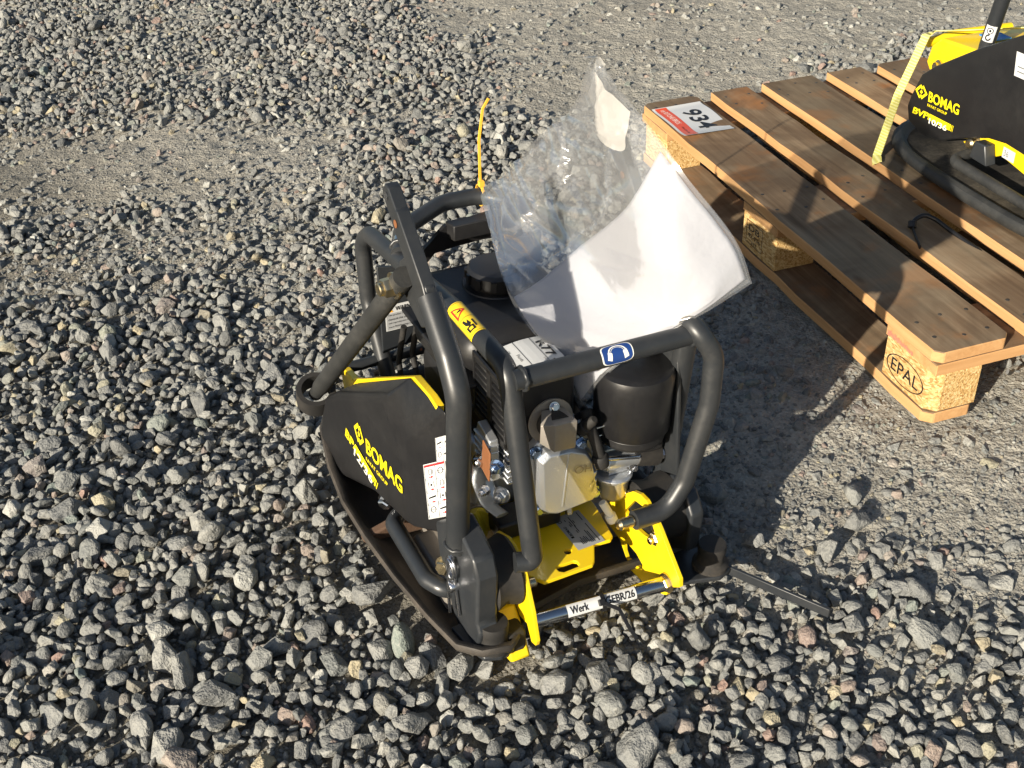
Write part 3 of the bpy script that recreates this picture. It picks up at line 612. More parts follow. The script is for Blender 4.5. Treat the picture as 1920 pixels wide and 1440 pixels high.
# pictogram sheet on the guard's near face
na = Vector((-.85, -.52, .0))
def picto(O, ex, ey, rows, name, top=False):
    d_ = Decal(O, ex, ey, lift=.0012)
    if d_.n.dot(na) < 0: d_.n = -d_.n
    d_.rect("sticker_white", 0, 0, 1, 1, 0)
    d_.frame("ink_line", .03, .012, .97, .988, .018, .006)
    d_.rect("ink_line", .52, .02, .54, .98)
    for r_ in range(rows):
        y0, y1 = .02 + .9 * r_ / rows, .02 + .9 * (r_ + 1) / rows; d_.rect("ink_line", .04, y1, .97, y1 + .005)
        for c_ in (0, 1):
            x0 = .06 + c_ * .48; d_.frame("ink_line", x0, y0 + .01, x0 + .10, y0 + .05, .012, .006)
            k_ = (r_ + c_) % 4; ym = y0 + (y1 - y0) * .66; h_ = (y1 - y0)
            if k_ == 0: d_.ringd("ink_black", x0 + .22, ym, .13, h_ * .26, .22).rect("ink_black", x0 + .06, ym - .004, x0 + .38, ym + .004)
            elif k_ == 1: d_.poly("ink_black", [(x0 + .05, ym - h_ * .1), (x0 + .38, ym - h_ * .02), (x0 + .40, ym + h_ * .14), (x0 + .05, ym + h_ * .02)])
            elif k_ == 2: d_.rect("ink_black", x0 + .10, ym - h_ * .22, x0 + .125, ym + h_ * .25).rect("ink_black", x0 + .34, ym - h_ * .22, x0 + .365, ym + h_ * .25).disc("ink_black", x0 + .23, ym, .045, h_ * .09)
            else: d_.frame("ink_black", x0 + .16, ym - h_ * .2, x0 + .30, ym + h_ * .25, .02, .008).rect("ink_black", x0 + .33, ym - h_ * .15, x0 + .35, ym + h_ * .2)
            if k_ != 0: ya = y0 + h_ * .28; d_.rect("ink_red", x0 + .16, ya - .008, x0 + .26, ya + .008).poly("ink_red", [(x0 + .25, ya - .022), (x0 + .38, ya), (x0 + .25, ya + .022)])
    if not top: d_.rect("ink_red", .03, .945, .97, .98)
    d_.build(name, guard, base="sticker_white")
picto((-0.2035, 0.1382, 0.1472), (0.0175, -0.0360, 0.0278), (-0.0006, 0.0075, 0.0899), 4, "instruction_label")
picto((-0.1932, 0.1232, 0.2519), (0.0105, -0.0215, 0.0168), (0.0004, 0.0020, 0.0398), 2, "instruction_label", True)

# frame of bent tubes
def frame_side(x, sgn_):
    foot = [(x - .022, -.004, .160), (x + .002, -.010, .158)] if sgn_ < 0 else [(.040, .000, .159), (.092, .000, .157), (.118, .0, .20)]
    near = [(x, -.004, .20), (x, .045, .372), (x, .058, .418)] if sgn_ < 0 else [(.146, .002, .32), (.150, .008, .39), (.128, .022, .428)]
    rear = [(x, .56, .375), (x, .600, .345), (x, .596, .24), (x + (.004 if sgn_ < 0 else 0), .535, .12)]
    p = foot + near + [(x, .20, .418)] + rear if sgn_ < 0 else foot + near + [(.134, .20, .418), (.134, .56, .375), (.134, .600, .345), (.134, .596, .24), (.134, .535, .12)]
    bb = MB().tube(p, .0136, 22, bend=.045); return bb
fl = frame_side(-.120, -1).obj("frame_tube", FR, pc, smooth=50)
fr = frame_side(.130, 1).obj("frame_tube", FR, pc, smooth=50)
MB().tube([(-.118, .047, .406), (.138, .030, .415)], .0136, 22).obj("frame_crossbar", FR, pc, smooth=50)
MB().tube([(-.118, .43, .398), (-.085, .505, .400), (.005, .560, .402), (.075, .560, .402), (.115, .505, .400), (.134, .43, .398)], .0136, 22, bend=.06).obj("lifting_bar", FR, pc, smooth=50)
def weld(o_, ax, r_, name="weld_bead", par=None, m="frame_paint"):
    o_, ax = V3(o_), V3(ax).normalized(); u_ = ax.orthogonal().normalized(); w_ = ax.cross(u_); rn_ = random.Random(int(o_.x * 1e4) + 7)
    MB().tube([o_ + (u_ * math.cos(a) + w_ * math.sin(a)) * (r_ + rn_.uniform(-.0006, .0006)) + ax * rn_.uniform(-.0012, .0012) for a in (2 * math.pi * k / 26 for k in range(27))], .0030, 8).obj(name, m, par or pc, smooth=60)
weld((-.1055, .0461, .4065), (1, 0, 0), .0142); weld((.1255, .0308, .4147), (1, 0, 0), .0142); weld((-.200, .046, .176), (0, 0, 1), .0165); weld((.150, .098, .130), (0, 0, 1), .0165); weld((-.110, .447, .3985), (.4, .9, 0), .0145)
MB().tube([(-.205, .552, .146), (.16, .552, .146)], .0095, 16).obj("rear_crossbar", FR, pc, smooth=50)
b = MB(); b.lathe([(.0145, 0), (.0145, .016)], (-.108, .452, .3985), (.4, .92, .02), 20); b.obj("foil_tape", "chrome", pc, smooth=40)
MB().prism([(-.134, .352), (-.085, .342), (-.070, .25), (-.078, .205), (-.135, .195)], 1, .492, .498).obj("gusset_plate", CP, pc, bevel=.001)
MB().prism([(.075, .342), (.148, .352), (.148, .195), (.080, .205)], 1, .492, .498).obj("gusset_plate", CP, pc, bevel=.001)
# black rear panel with its window
b = MB(); o_ = [(-.072, .332), (-.052, .362), (-.018, .392), (.06, .400), (.11, .395), (.12, .34), (.11, .255), (-.06, .262)]; i_ = [(-.058, .328), (-.036, .350), (.0, .354), (.05, .356), (.088, .352), (.092, .335), (.085, .286), (-.048, .296)]
n8 = 8
for yy, rev in ((.498, 0), (.506, 1)): b.add([(x, yy, z) for x, z in o_] + [(x, yy, z) for x, z in i_], [(i, (i + 1) % n8, n8 + (i + 1) % n8, n8 + i) for i in range(n8)])
b.add([(x, .498, z) for x, z in o_] + [(x, .506, z) for x, z in o_], [(i, (i + 1) % n8, n8 + (i + 1) % n8, n8 + i) for i in range(n8)]); b.add([(x, .498, z) for x, z in i_] + [(x, .506, z) for x, z in i_], [(i, (i + 1) % n8, n8 + (i + 1) % n8, n8 + i) for i in range(n8)])
b.obj("rear_panel", "black_plastic", pc, smooth=0)
b = MB(); b.prism([(.470, .378), (.505, .372), (.505, .398), (.470, .404)], 0, -.014, .10); b.obj("air_deflector", "tank_paint", pc, bevel=.002)

# engine
b = MB(); b.box((-.112, .205, .300), (.095, .435, .370)); tank = b.obj("fuel_tank", "tank_paint", pc, smooth=60, bevel=.034, bseg=5)
MB().box((-.118, .199, .296), (.101, .441, .3035)).obj("tank_seam", "tank_paint", tank, smooth=60, bevel=.003)
MB().box((-.108, .210, .250), (.090, .43, .298)).obj("tank_underside", "tank_paint", tank, smooth=60, bevel=.02, bseg=4)
b = MB(); b.lathe([(.050, .362), (.054, .366), (.050, .372), (.040, .371), (.040, .376), (.0435, .378), (.0435, .394), (.039, .399), (.010, .401)], (-.004, .338, 0), (0, 0, 1), 36)
for k in range(12):
    a = k * math.pi / 6; b.obox((-.004 + .0435 * math.cos(a), .338 + .0435 * math.sin(a), .386), (.003 * math.cos(a), .003 * math.sin(a), 0), (-.004 * math.sin(a), .004 * math.cos(a), 0), (0, 0, .0075))
b.obj("fuel_cap", "black_plastic", tank, smooth=40)
b = MB(); b.box((-.10, .215, .13), (.085, .42, .25)); b.obj("engine_shroud", "black_plastic", pc, smooth=60, bevel=.02, bseg=3)
b = MB(); b.box((-.098, .150, .118), (.062, .32, .195)); b.lathe([(.062, 0), (.062, .012), (.050, .020), (.02, .024)], (-.098, .215, .150), (-1, 0, 0), 36); b.obj("crankcase", "aluminium", pc, smooth=50, bevel=.008, bseg=3)
b = MB()
for k in range(7): b.box((-.098, .108, .190 + .010 * k), (.020, .190, .1945 + .010 * k))
b.box((-.085, .112, .186), (.012, .186, .262)); b.obj("cylinder_fins", "aluminium", pc, smooth=30, bevel=.001, bseg=1)
# castings seen between the tubes on the near left
b = MB(); b.prism([(.118, .196), (.122, .262), (.160, .272), (.172, .240), (.168, .196)], 0, -.118, -.104)
for k in range(5): b.box((-.1215, .120, .204 + .012 * k), (-.104, .168, .208 + .012 * k))
b.obj("cylinder_head", "aluminium", pc, smooth=30, bevel=.0025, bseg=2)
b = MB(); b.prism([(.150, .175), (.186, .186), (.215, .170), (.222, .110), (.165, .080), (.135, .105), (.130, .150)], 0, -.120, -.100); b.lathe([(.030, 0), (.030, .006), (.022, .010), (.004, .011)], (-.120, .178, .140), (-1, 0, 0), 28); b.obj("side_casting", "aluminium", pc, smooth=30, bevel=.005, bseg=3)
b = MB(); b.tube([(-.118, .158, .200), (-.126, .142, .180), (-.124, .118, .160), (-.112, .096, .152)], .022, 12, flat=.16, bend=.03, up=(0, .4, 1)); b.obj("cooling_shroud", "aluminium", pc, smooth=60)
b = MB(); b.obox((-.123, .122, .232), (.0015, 0, 0), (0, .012, .004), (0, -.003, .026)); b.obj("bracket_plate", "rust", pc, bevel=.002)
for p, m_n, r_ in (((-.122, .143, .219), "zinc", .008), ((-.116, .100, .236), "zinc_blue", .008), ((-.127, .118, .186), "zinc", .006), ((-.120, .190, .106), "zinc", .008), ((-.116, .088, .196), "aluminium", .009)):
    MB().bolt(p, (-.75, -.6, .15), r_, .012, .004).obj("bolt", m_n, pc, bevel=0)
b = MB(); b.lathe([(.024, 0), (.0245, .006), (.021, .008), (.021, .014)], (-.118, .153, .112), (-.55, -.8, .15), 28); b.obj("oil_filler_neck", "sheet_steel", pc, smooth=40)
ax_ = Vector((-.55, -.8, .15)).normalized(); p_ = Vector((-.118, .153, .112)) + ax_ * .014
b = MB(); b.lathe([(.0205, 0), (.0205, .004), (.019, .006)], p_, ax_, 28); sd = ax_.cross(Vector((0, 0, 1))).normalized(); upv = sd.cross(ax_)
b.obox(p_ + ax_ * .011, ax_ * .007, (upv * .9 + sd * .4).normalized() * .020, (sd * .9 - upv * .4).normalized() * .0055); b.obj("oil_filler_cap", "yellow_plastic", pc, smooth=30, bevel=.002)
b = MB(); b.box((-.118, .095, .1035), (-.02, .140, .132)); b.obj("engine_rail", "black_plastic", pc, bevel=.004)
# valve cover facing the camera
b = MB(); pl = [(-.070, .150), (-.074, .250), (-.060, .262), (-.020, .258), (.008, .244), (.022, .222), (.032, .170), (.038, .146), (.026, .136), (-.042, .130), (-.062, .138)]
b.prism(pl, 1, .092, .106)
def scl(q, k): 
    cx_, cz_ = -.013, .192; return [(cx_ + (x - cx_) * k, cz_ + (z - cz_) * k) for x, z in q]
b.loft([[(x, .093, z) for x, z in scl(pl, .88)], [(x, .080, z) for x, z in scl(pl, .86)], [(x, .074, z) for x, z in scl(pl, .78)]])
for z0, s_ in ((.175, 1), (.160, 1)): b.obox((.018, .078, z0 + .012), (.0028, 0, .001), (0, .004, 0), (.003, 0, .010)); b.obox((-.038, .078, z0 + .005), (.0015, 0, .001), (0, .004, 0), (.004, 0, .012))
b.obox((-.026, .079, .198), (.0016, 0, 0), (0, .006, 0), (.004, 0, .045))
vc = b.obj("valve_cover", "aluminium", pc, smooth=35, bevel=.0025, bseg=2)
dv = Decal((-.014, .0760, .206), (.040, 0, -.006), (.001, 0, .0125), lift=.0012); dv.O.y = .0738; dv.n = Vector((0, -1, 0)); dv.text("sheet_steel", "OHV", 0, 0, 1, 1, 0.0); dv.build("embossed_letters", vc)
for p in ((.029, .091, .147), (-.060, .091, .148), (.004, .091, .240), (-.066, .091, .248)): MB().bolt(p, (0, -1, .05), .0075, .008).obj("bolt", "zinc_blue", vc, bevel=0)
MB().lathe([(.006, 0), (.006, .010)], (-.012, .090, .134), (0, -.25, -1), 6).obj("drain_bolt", "zinc", vc)
MB().prism(scl(pl, 1.04), 1, .1062, .1085).obj("gasket", "black_rubber", vc, smooth=0)
b = MB()
for k in range(6): b.box((-.062, .109 + .0085 * k, .140), (.034, .112 + .0085 * k, .236))
b.obj("cooling_fins", "aluminium", pc, smooth=30, bevel=.0008, bseg=1)
for pth_, r_ in (([(.012, .120, .262), (.030, .112, .275), (.046, .118, .255), (.050, .125, .215)], .0045), ([(-.010, .205, .300), (.030, .190, .270), (.055, .140, .225), (.060, .118, .205)], .0050), ([(.120, .125, .235), (.128, .150, .200), (.110, .190, .150), (.090, .21, .115)], .0042), ([(-.118, .200, .205), (-.126, .215, .150), (-.118, .235, .105)], .0038)):
    MB().tube(pth_, r_, 10, bend=.02).obj("cable", "black_rubber", pc, smooth=50)
b = MB(); b.lathe([(.0095, 0), (.0095, .012), (.0075, .014), (.0075, .030), (.0045, .034)], (.006, .092, .262), (.25, -.55, .8), 18); b.obj("spark_plug_cap", "black_rubber", pc, smooth=40)
# muffler guard with slots, deflector
b = MB(); b.box((-.094, .106, .252), (.004, .206, .358)); mg = b.obj("muffler_guard", "black_plastic", pc, smooth=50, bevel=.010, bseg=3)
ls = MB().box((-.0022, -.020, -.0030), (.0022, .020, .0030)).obj("slat", "tank_paint", mg, bevel=.0006, bseg=1); first = True
for c_, y in enumerate((.130, .184)):
    for k in range(8):
        o = ls if first else ls.copy()
        if not first: COL.objects.link(o)
        first = False; o.location = (-.0985, y, .268 + .0105 * k); o.rotation_euler = (0, rad(-14), 0)
b = MB()
for lo, hi in (((-.102, .106, .256), (-.0985, .111, .352)), ((-.102, .151, .256), (-.0985, .163, .352)), ((-.102, .203, .256), (-.0985, .208, .352)), ((-.102, .106, .252), (-.0985, .208, .2625)), ((-.102, .106, .3465), (-.0985, .208, .354))): b.box(lo, hi)
b.obj("slat_frame", "tank_paint", mg)
b = MB(); b.lathe([(.033, 0), (.033, .003)], (-.037, .102, .285), (0, -1, .12), 40); b.obj("exhaust_flange", "sheet_steel", pc, smooth=40)
b = MB(); b.lathe([(.022, 0), (.022, .026)], (-.037, .100, .284), (0, -1, .1), 28, caps=True); b.obj("exhaust_pipe", "black_rubber", pc, smooth=40)
b = MB(); b.add([(-.049, .065, .304), (-.016, .065, .302), (-.017, .066, .257), (-.049, .066, .260), (-.064, .078, .300), (-.064, .080, .270), (-.052, .098, .308), (-.020, .098, .305), (-.013, .096, .258)],
          [(0, 1, 2, 3), (4, 0, 3, 5), (6, 7, 1, 0), (6, 0, 4), (1, 7, 8, 2)])
o = b.obj("exhaust_deflector", "sheet_steel", pc, smooth=15); m_ = o.modifiers.new("thick", 'SOLIDIFY'); m_.thickness = .0022; m_ = o.modifiers.new("bevel", 'BEVEL'); m_.width = .0012; m_.segments = 2
MB().bolt((-.034, .097, .309), (0, -.9, .4), .0055, .005).obj("bolt", "zinc", pc)
# inspection label on the muffler guard
d = Decal((0, 0, 0), (1, 0, 0), (0, 1, 0)); d.fn = lambda x, y, k: Vector((-.071 + .070 * x, .190 - .076 * y, .3585 + k + .004 * (1 - min(1, abs(x - .55) / .5) ** 2)))
d.grid("sticker_white", 0, 0, 1, 1, 0, 8, 8)
def dtext(body, x0, y0, w, h, mat="ink_black", bold=0.0, shear=0):
    vs_, fs_, _ = text_geo(body, bold); d.B(mat).add([(x0 + h * b_, y0 + w * (a_ + shear * b_), 2) for a_, b_ in vs_], fs_)
dtext("R77 -", .68, .18, .74, .21, bold=.028, shear=-.08); dtext("Personal", .90, .10, .30, .045); dtext("Lot #", .58, .70, .13, .045); dtext("Fluids", .16, .40, .22, .06); dtext("OK", .06, .20, .10, .05)
for x_ in (.28, .64): d.grid("ink_black", x_, 0, x_ + .010, 1, 1, 1, 8)
d.grid("ink_black", .28, .90, .64, .91, 1, 4, 1); d.build("inspection_label", pc, base="sticker_white")
# air cleaner and carburettor
b = MB(); b.lathe([(.050, .240), (.0535, .244), (.0550, .31), (.0560, .330), (.053, .338), (.045, .342), (.01, .344)], (.090, .100, 0), (0, 0, 1), 48); b.obj("air_cleaner", "black_plastic", pc, smooth=40)
b = MB(); b.lathe([(.044, .222), (.048, .226), (.048, .2405)], (.090, .100, 0), (0, 0, 1), 40); b.box((.085, .075, .200), (.130, .120, .226)); b.obj("air_cleaner_base", "tank_paint", pc, smooth=40, bevel=.003)
b = MB(); b.tube([(.092, .090, .194), (.128, .090, .183)], .0185, 20); b.obj("intake_elbow", "black_rubber", pc, smooth=50)
MB().bolt((.130, .086, .184), (.9, -.4, 0), .008, .010).obj("bolt", "zinc", pc)
b = MB(); b.box((.046, .080, .176), (.092, .118, .202)); b.cyl((.040, .088, .198), (.098, .088, .192), .015); b.lathe([(.027, 0), (.0285, .005), (.024, .009)], (.060, .092, .166), (0, 0, 1), 32); carb = b.obj("carburettor", "aluminium", pc, smooth=40, bevel=.003)
b = MB(); b.lathe([(.010, -.006), (.018, -.004), (.022, .004), (.0235, .032)], (.060, .092, .134), (0, 0, 1), 32); b.obj("float_bowl", "fuel_bowl", carb, smooth=50)
MB().cyl((.030, .076, .214), (.090, .074, .200), .0034, 12).obj("throttle_rod", "zinc", carb)
MB().bolt((.080, .080, .186), (0, -1, .1), .006, .006).obj("bolt", "zinc", carb); MB().bolt((.086, .080, .178), (0, -1, .1), .005, .006).obj("bolt", "zinc", carb)
MB().bolt((.078, .076, .136), (.3, -1, 0), .006, .008).obj("bolt", "zinc_yellow", carb)
b = MB(); b.tube([(.016, .100, .285), (.018, .088, .262), (.024, .080, .238), (.029, .076, .214)], .0080, 16, bend=.03); b.lathe([(.011, 0), (.012, .014), (.009, .018)], (.030, .075, .206), (-.2, 0, 1), 18); b.obj("fuel_hose", "black_rubber", pc, smooth=50)
MB().tube([(.016, .095, .240), (.045, .092, .243), (.070, .092, .238)], .0014, 8, bend=.01).obj("governor_rod", "zinc", carb)
MB().tube([(.026, .086, .262), (.038, .086, .262), (.042, .086, .258), (.040, .086, .254)], .0012, 8, bend=.003).obj("governor_spring", "zinc", carb)
b = MB(); b.cyl((.036, .078, .134), (.048, .070, .108), .006, 14); b.cyl((.046, .072, .112), (.050, .069, .100), .0085, 14); b.obj("breather_clip", "white_plastic", pc, smooth=40)

# yellow engine plate with the rating plate on it
pl = [(-.112, .170), (-.113, .026), (-.096, .000), (-.021, .001), (-.015, .007), (.001, .036), (.026, .034), (.033, .040), (.043, .105), (.045, .170)]
slot = [(-.0695, .0195), (-.0415, .0195), (-.0375, .0165), (-.0375, .0095), (-.0405, .0065), (-.0635, .0055), (-.0685, .0095)]
def holed(pl_, holes, axis, a, bq, mat, name, par, bevel=.0012, smooth=25):
    bm = bmesh.new()
    def P(q, h): return ((h, q[0], q[1]), (q[0], h, q[1]), (q[0], q[1], h))[axis]
    edges = []
    for lp in [pl_] + holes:
        vs_ = [bm.verts.new(P(q, a)) for q in lp]
        for i in range(len(vs_)): edges.append(bm.edges.new((vs_[i], vs_[(i + 1) % len(vs_)])))
    bmesh.ops.triangle_fill(bm, use_beauty=True, use_dissolve=False, edges=edges)
    r_ = bmesh.ops.extrude_face_region(bm, geom=list(bm.faces)); mv = Vector(P((0, 0), bq - a))
    bmesh.ops.translate(bm, verts=[v for v in r_["geom"] if isinstance(v, bmesh.types.BMVert)], vec=mv)
    bmesh.ops.recalc_face_normals(bm, faces=bm.faces); bmesh.ops.dissolve_limit(bm, angle_limit=rad(1), verts=bm.verts, edges=bm.edges)
    me = bpy.data.meshes.new(name); bm.to_mesh(me); bm.free(); me.materials.append(MAT[mat])
    o_ = bpy.data.objects.new(name, me); COL.objects.link(o_); o_.parent = par
    if bevel: m2_ = o_.modifiers.new("bevel", 'BEVEL'); m2_.width = bevel; m2_.segments = 2; m2_.limit_method = 'ANGLE'; m2_.angle_limit = rad(40)
    return o_
circ = lambda cx_, cy_, r_, n_=14: [(cx_ + r_ * math.cos(2 * math.pi * k / n_), cy_ + r_ * math.sin(2 * math.pi * k / n_)) for k in range(n_)]
ep = holed(pl, [slot, circ(-.0395, .0395, .0055)], 2, .0965, .1025, "yellow_paint", "engine_plate", pc)
d = Decal((-.0255, .0336, .1028), (.0432, .0012, 0), (-.0021, .0747, 0), lift=.0005); d.rect("sticker_grey", 0, 0, 1, 1, 0)
rr = random.Random(9)
d.text("ink_black", "CE", .06, .80, .20, .92, .02, turn=3); d.text("ink_black", "BOMAG", .10, .40, .20, .68, .02, turn=3); d.rect("ink_black", .09, .33, .19, .38)
for x_, y0_, y1_ in ((.28, .10, .22), (.34, .10, .30), (.40, .10, .26), (.46, .12, .30), (.52, .10, .27), (.58, .08, .16), (.64, .08, .44), (.70, .08, .40), (.46, .44, .64), (.40, .42, .50), (.34, .62, .70), (.40, .64, .78), (.48, .60, .90), (.54, .70, .78), (.84, .06, .60), (.84, .70, .95), (.30, .80, .86)): d.rect("ink_black", x_, y0_, x_ + .028, y1_)
d.build("rating_plate", ep, base="sticker_grey")
b = MB(); b.box((-.128, .171, .088), (.072, .36, .1025)); b.obj("engine_deck", "yellow_paint", pc, bevel=.003)
# yellow side brackets
pl = [(.095, .118), (.081, .140), (.047, .156), (.022, .152), (-.003, .136), (-.030, .084), (-.043, .044), (-.040, .034), (-.028, .030), (-.014, .052), (.008, .046), (.020, .056), (.052, .062), (.085, .08)]
lb = holed(pl, [circ(.012, .098, .006)], 0, -.129, -.123, "yellow_paint", "side_bracket", pc)
MB().bolt((-.123, .012, .098), (1, -.1, 0), .012, .010, .010).obj("bolt", "zinc_yellow", lb); MB().bolt((-.129, .012, .098), (-1, 0, 0), .012, .010, .006).obj("bolt", "zinc_yellow", lb)
b = MB(); b.prism([(.046, .060), (.046, .020), (-.016, -.002), (-.030, .004), (-.012, .030), (.02, .062)], 0, -.160, -.1295); b.obj("bracket_foot", "yellow_paint", lb, bevel=.004)
MB().box((-.168, -.022, .006), (-.132, .020, .048)).obj("bracket_pad", "black_rubber", lb, bevel=.006)
pr_ = [(.147, .053), (.097, .117), (.056, .157), (.038, .165), (.022, .166), (.008, .160), (-.016, .144), (-.072, .098), (-.074, .085), (-.055, .069), (-.046, .046), (-.038, .040), (.005, .020), (.049, .014), (.082, .046)]
h2 = [(.072, .054), (.060, .056), (.036, .056), (.018, .049), (.018, .042), (.030, .036), (.060, .026), (.068, .034)]
h1 = [(.074, .108), (.050, .145), (.028, .150), (.004, .140), (-.006, .128), (.0, .112), (.02, .104), (.050, .099)]
rb = holed(pr_, [h1, h2, circ(-.046, .070, .006)], 0, .072, .078, "yellow_paint", "side_bracket", pc)
MB().prism([(.078, .100), (.052, .148), (.020, .152), (-.014, .130), (-.016, .108), (.002, .096), (.04, .092)], 0, .080, .086).obj("bracket_gusset", CP, rb, bevel=.002)
MB().bolt((.079, -.004, .116), (-1, -.1, 0), .010, .010, .006).obj("bolt", "zinc_yellow", rb); MB().bolt((.071, -.046, .070), (-1, -.1, 0), .011, .009, .009).obj("bolt", "zinc_yellow", rb)
b = MB(); b.lathe([(.0075, 0), (.0085, .004), (.0075, .008), (.0085, .012), (.0075, .016), (.0085, .020), (.006, .024), (.002, .026)], (.038, .000, .159), (-1, .0, .02), 18); b.obj("threaded_stud", "zinc_yellow", pc, smooth=30)
# rubber mounts, handle brackets, buffers
def hbracket(x0, x1, name):
    q = [(.175, .103), (.152, .130), (.095, .150), (.020, .172), (-.010, .166), (-.026, .140), (-.024, .112), (.010, .030), (.014, .016), (-.010, .006), (-.048, .012), (-.055, .030), (-.040, .000), (.03, -.002), (.082, .004), (.120, .030), (.156, .065)]
    q = [(.170, .100), (.150, .126), (.095, .142), (.020, .170), (-.008, .166), (-.024, .142), (-.022, .116), (.008, .050), (.006, .030), (-.020, .018), (-.030, .010), (.06, .004), (.092, .012), (.122, .034), (.154, .068)]
    return MB().prism(q, 0, x0, x1)
lbk = MB().prism([(.123, .154), (.062, .206), (.030, .200), (-.004, .186), (-.016, .160), (-.010, .078), (-.018, .064), (-.006, .024), (.052, .012), (.072, .030), (.113, .091)], 0, -.201, -.170).obj("handle_bracket", CP, pc, smooth=25, bevel=.004, bseg=2)
rbk = MB().prism([(.112, .118), (.062, .160), (.022, .156), (.0, .128), (.004, .06), (.05, .03), (.10, .07)], 0, .136, .158).obj("handle_bracket", CP, pc, smooth=25, bevel=.004, bseg=2)
MB().lathe([(.046, 0), (.050, .004), (.044, .020), (.050, .038), (.046, .043)], (-.171, .036, .112), (1, 0, 0), 40).obj("rubber_mount", "black_rubber", pc, smooth=40)
MB().lathe([(.046, 0), (.050, .004), (.044, .030), (.050, .056), (.046, .060)], (.080, .060, .108), (1, 0, 0), 40).obj("rubber_mount", "black_rubber", pc, smooth=40)
for (x, wing) in ((-.176, -1), (.172, 1)):
    q = [(x - .034, .004), (x - .040, .045), (x + .034, .05), (x + .034, -.004), (x + .022, -.026), (x, -.034), (x - .022, -.026)] if wing < 0 else [(x - .085, .045), (x - .100, -.015), (x - .05, -.022), (x - .022, -.030), (x, -.036), (x + .022, -.028), (x + .030, -.008), (x + .028, .02), (x + .01, .04)]
    MB().loft([[(a, c_, .022) for a, c_ in q], [(a, c_, .030) for a, c_ in q]]).obj("buffer_plate", CP, pc, bevel=.002)
    MB().lathe([(.024, .029), (.0265, .031), (.0265, .037), (.0205, .042), (.0190, .048), (.0203, .056), (.0212, .066), (.0195, .071), (.004, .072)], (x, -.008, 0), (0, 0, 1), 36).obj("rubber_buffer", "black_rubber", pc, smooth=35)
# flat bar lying out to the right of the buffer
b = MB(); p0, p1 = Vector((.186, -.004, .034)), Vector((.272, -.156, .034)); dr = (p1 - p0).normalized(); sdv = dr.cross(Vector((0, 0, 1))).normalized()
b.obox((p0 + p1) / 2 + Vector((0, 0, -.012)), dr * ((p1 - p0).length / 2), sdv * .0026, Vector((0, 0, 1)) * .0075); b.obj("flat_bar", "cast_paint", pc, bevel=.001)
# handle fork: lower tubes, flat bars with holes, strut
def fork(x, s_, dy, dz):
    bb = MB(); bb.tube([(x, .122 + dy, .130 + dz), (x, .121 + dy, .150 + dz), (x, .100 + dy, .384 + dz), (x, .126 + dy, .425 + dz), (x, .180 + dy, .478 + dz)] if s_ < 0 else [(x, .100, .118), (x, .095, .150), (x, .072, .384), (x, .100, .425), (x, .158, .484)], .0155, 22, bend=.05)
    fk = bb.obj("fork_tube", FR, pc, smooth=50)
    a, c_ = (Vector((x, .105, .512)), Vector((x, .216, .613))) if s_ < 0 else (Vector((x - .002 * s_, .168, .470)), Vector((x - .002 * s_, .272, .592))); u_ = (c_ - a).normalized(); w_ = u_.cross(Vector((1, 0, 0))).normalized(); L_ = (c_ - a).length
    prof = [(-.012, -.004), (-.0155, .012), (-.0155, L_ * .72), (-.0135, L_ * .74), (-.0135, L_ - .010), (-.008, L_ - .001), (.008, L_ - .001), (.0135, L_ - .010), (.0135, L_ * .74), (.0155, L_ * .72), (.0155, .012), (.012, -.004)]
    pts = [a + w_ * p + u_ * q for p, q in prof]; ex_ = Vector((.0085, 0, 0))
    fb = MB().loft([[p - ex_ for p in pts], [p + ex_ for p in pts]]).obj("fork_bar", FR, pc, smooth=25, bevel=.0018)
    MB().lathe([(.0055, 0), (.0055, .0006)], a + u_ * (L_ - .014) + w_ * -.000 + Vector((-.0092, 0, 0)), (-1, 0, 0), 20).obj("bore", "zinc", fb)
    MB().lathe([(.0052, 0), (.0052, .0006)], a + u_ * (L_ * .66) + Vector((-.0092, 0, 0)), (-1, 0, 0), 20).obj("bore", "rust", fb)
    return fk
fork(-.200, -1, -.076, .037); fork(.150, 1, 0, 0)
MB().tube([(-.213, .150, .522), (-.217, .185, .485), (-.241, .500, .158)], .0138, 18).obj("support_strut", "plate_rubbery", pc, smooth=50)
b = MB(); b.tube([(-.240, .490, .168), (-.244, .528, .128)], .0115, 18); b.obj("strut_end", "plate_rubbery", pc, smooth=50)
b = MB(); ax_ = Vector((-.05, -.45, .88)).normalized(); b.lathe([(.0235, -.018), (.0315, -.018), (.0325, 0), (.0315, .018), (.0235, .018), (.0225, 0), (.0235, -.018)], (-.244, .526, .128), ax_, 36, caps=False); b.obj("strut_ring", "black_rubber", pc, smooth=40)
b = MB(); b.lathe([(.017, 0), (.017, .0025)], (-.219, .168, .503), (-1, -.1, 0), 28); b.lathe([(.0125, .0025), (.0125, .015), (.0115, .017)], (-.219, .168, .503), (-1, -.1, 0), 6); b.lathe([(.0085, .015), (.0085, .022), (.007, .023)], (-.219, .168, .503), (-1, -.1, 0), 18); b.obj("strut_nut", "zinc_yellow", pc, smooth=30)
MB().cyl((-.221, .168, .503), (-.190, .168, .503), .010, 18).obj("strut_bolt", "zinc", pc)
MB().prism([(.085, .485), (.100, .530), (.150, .552), (.185, .525), (.175, .485), (.12, .465)], 0, -.206, -.194).obj("fork_gusset", FR, pc, bevel=.002)
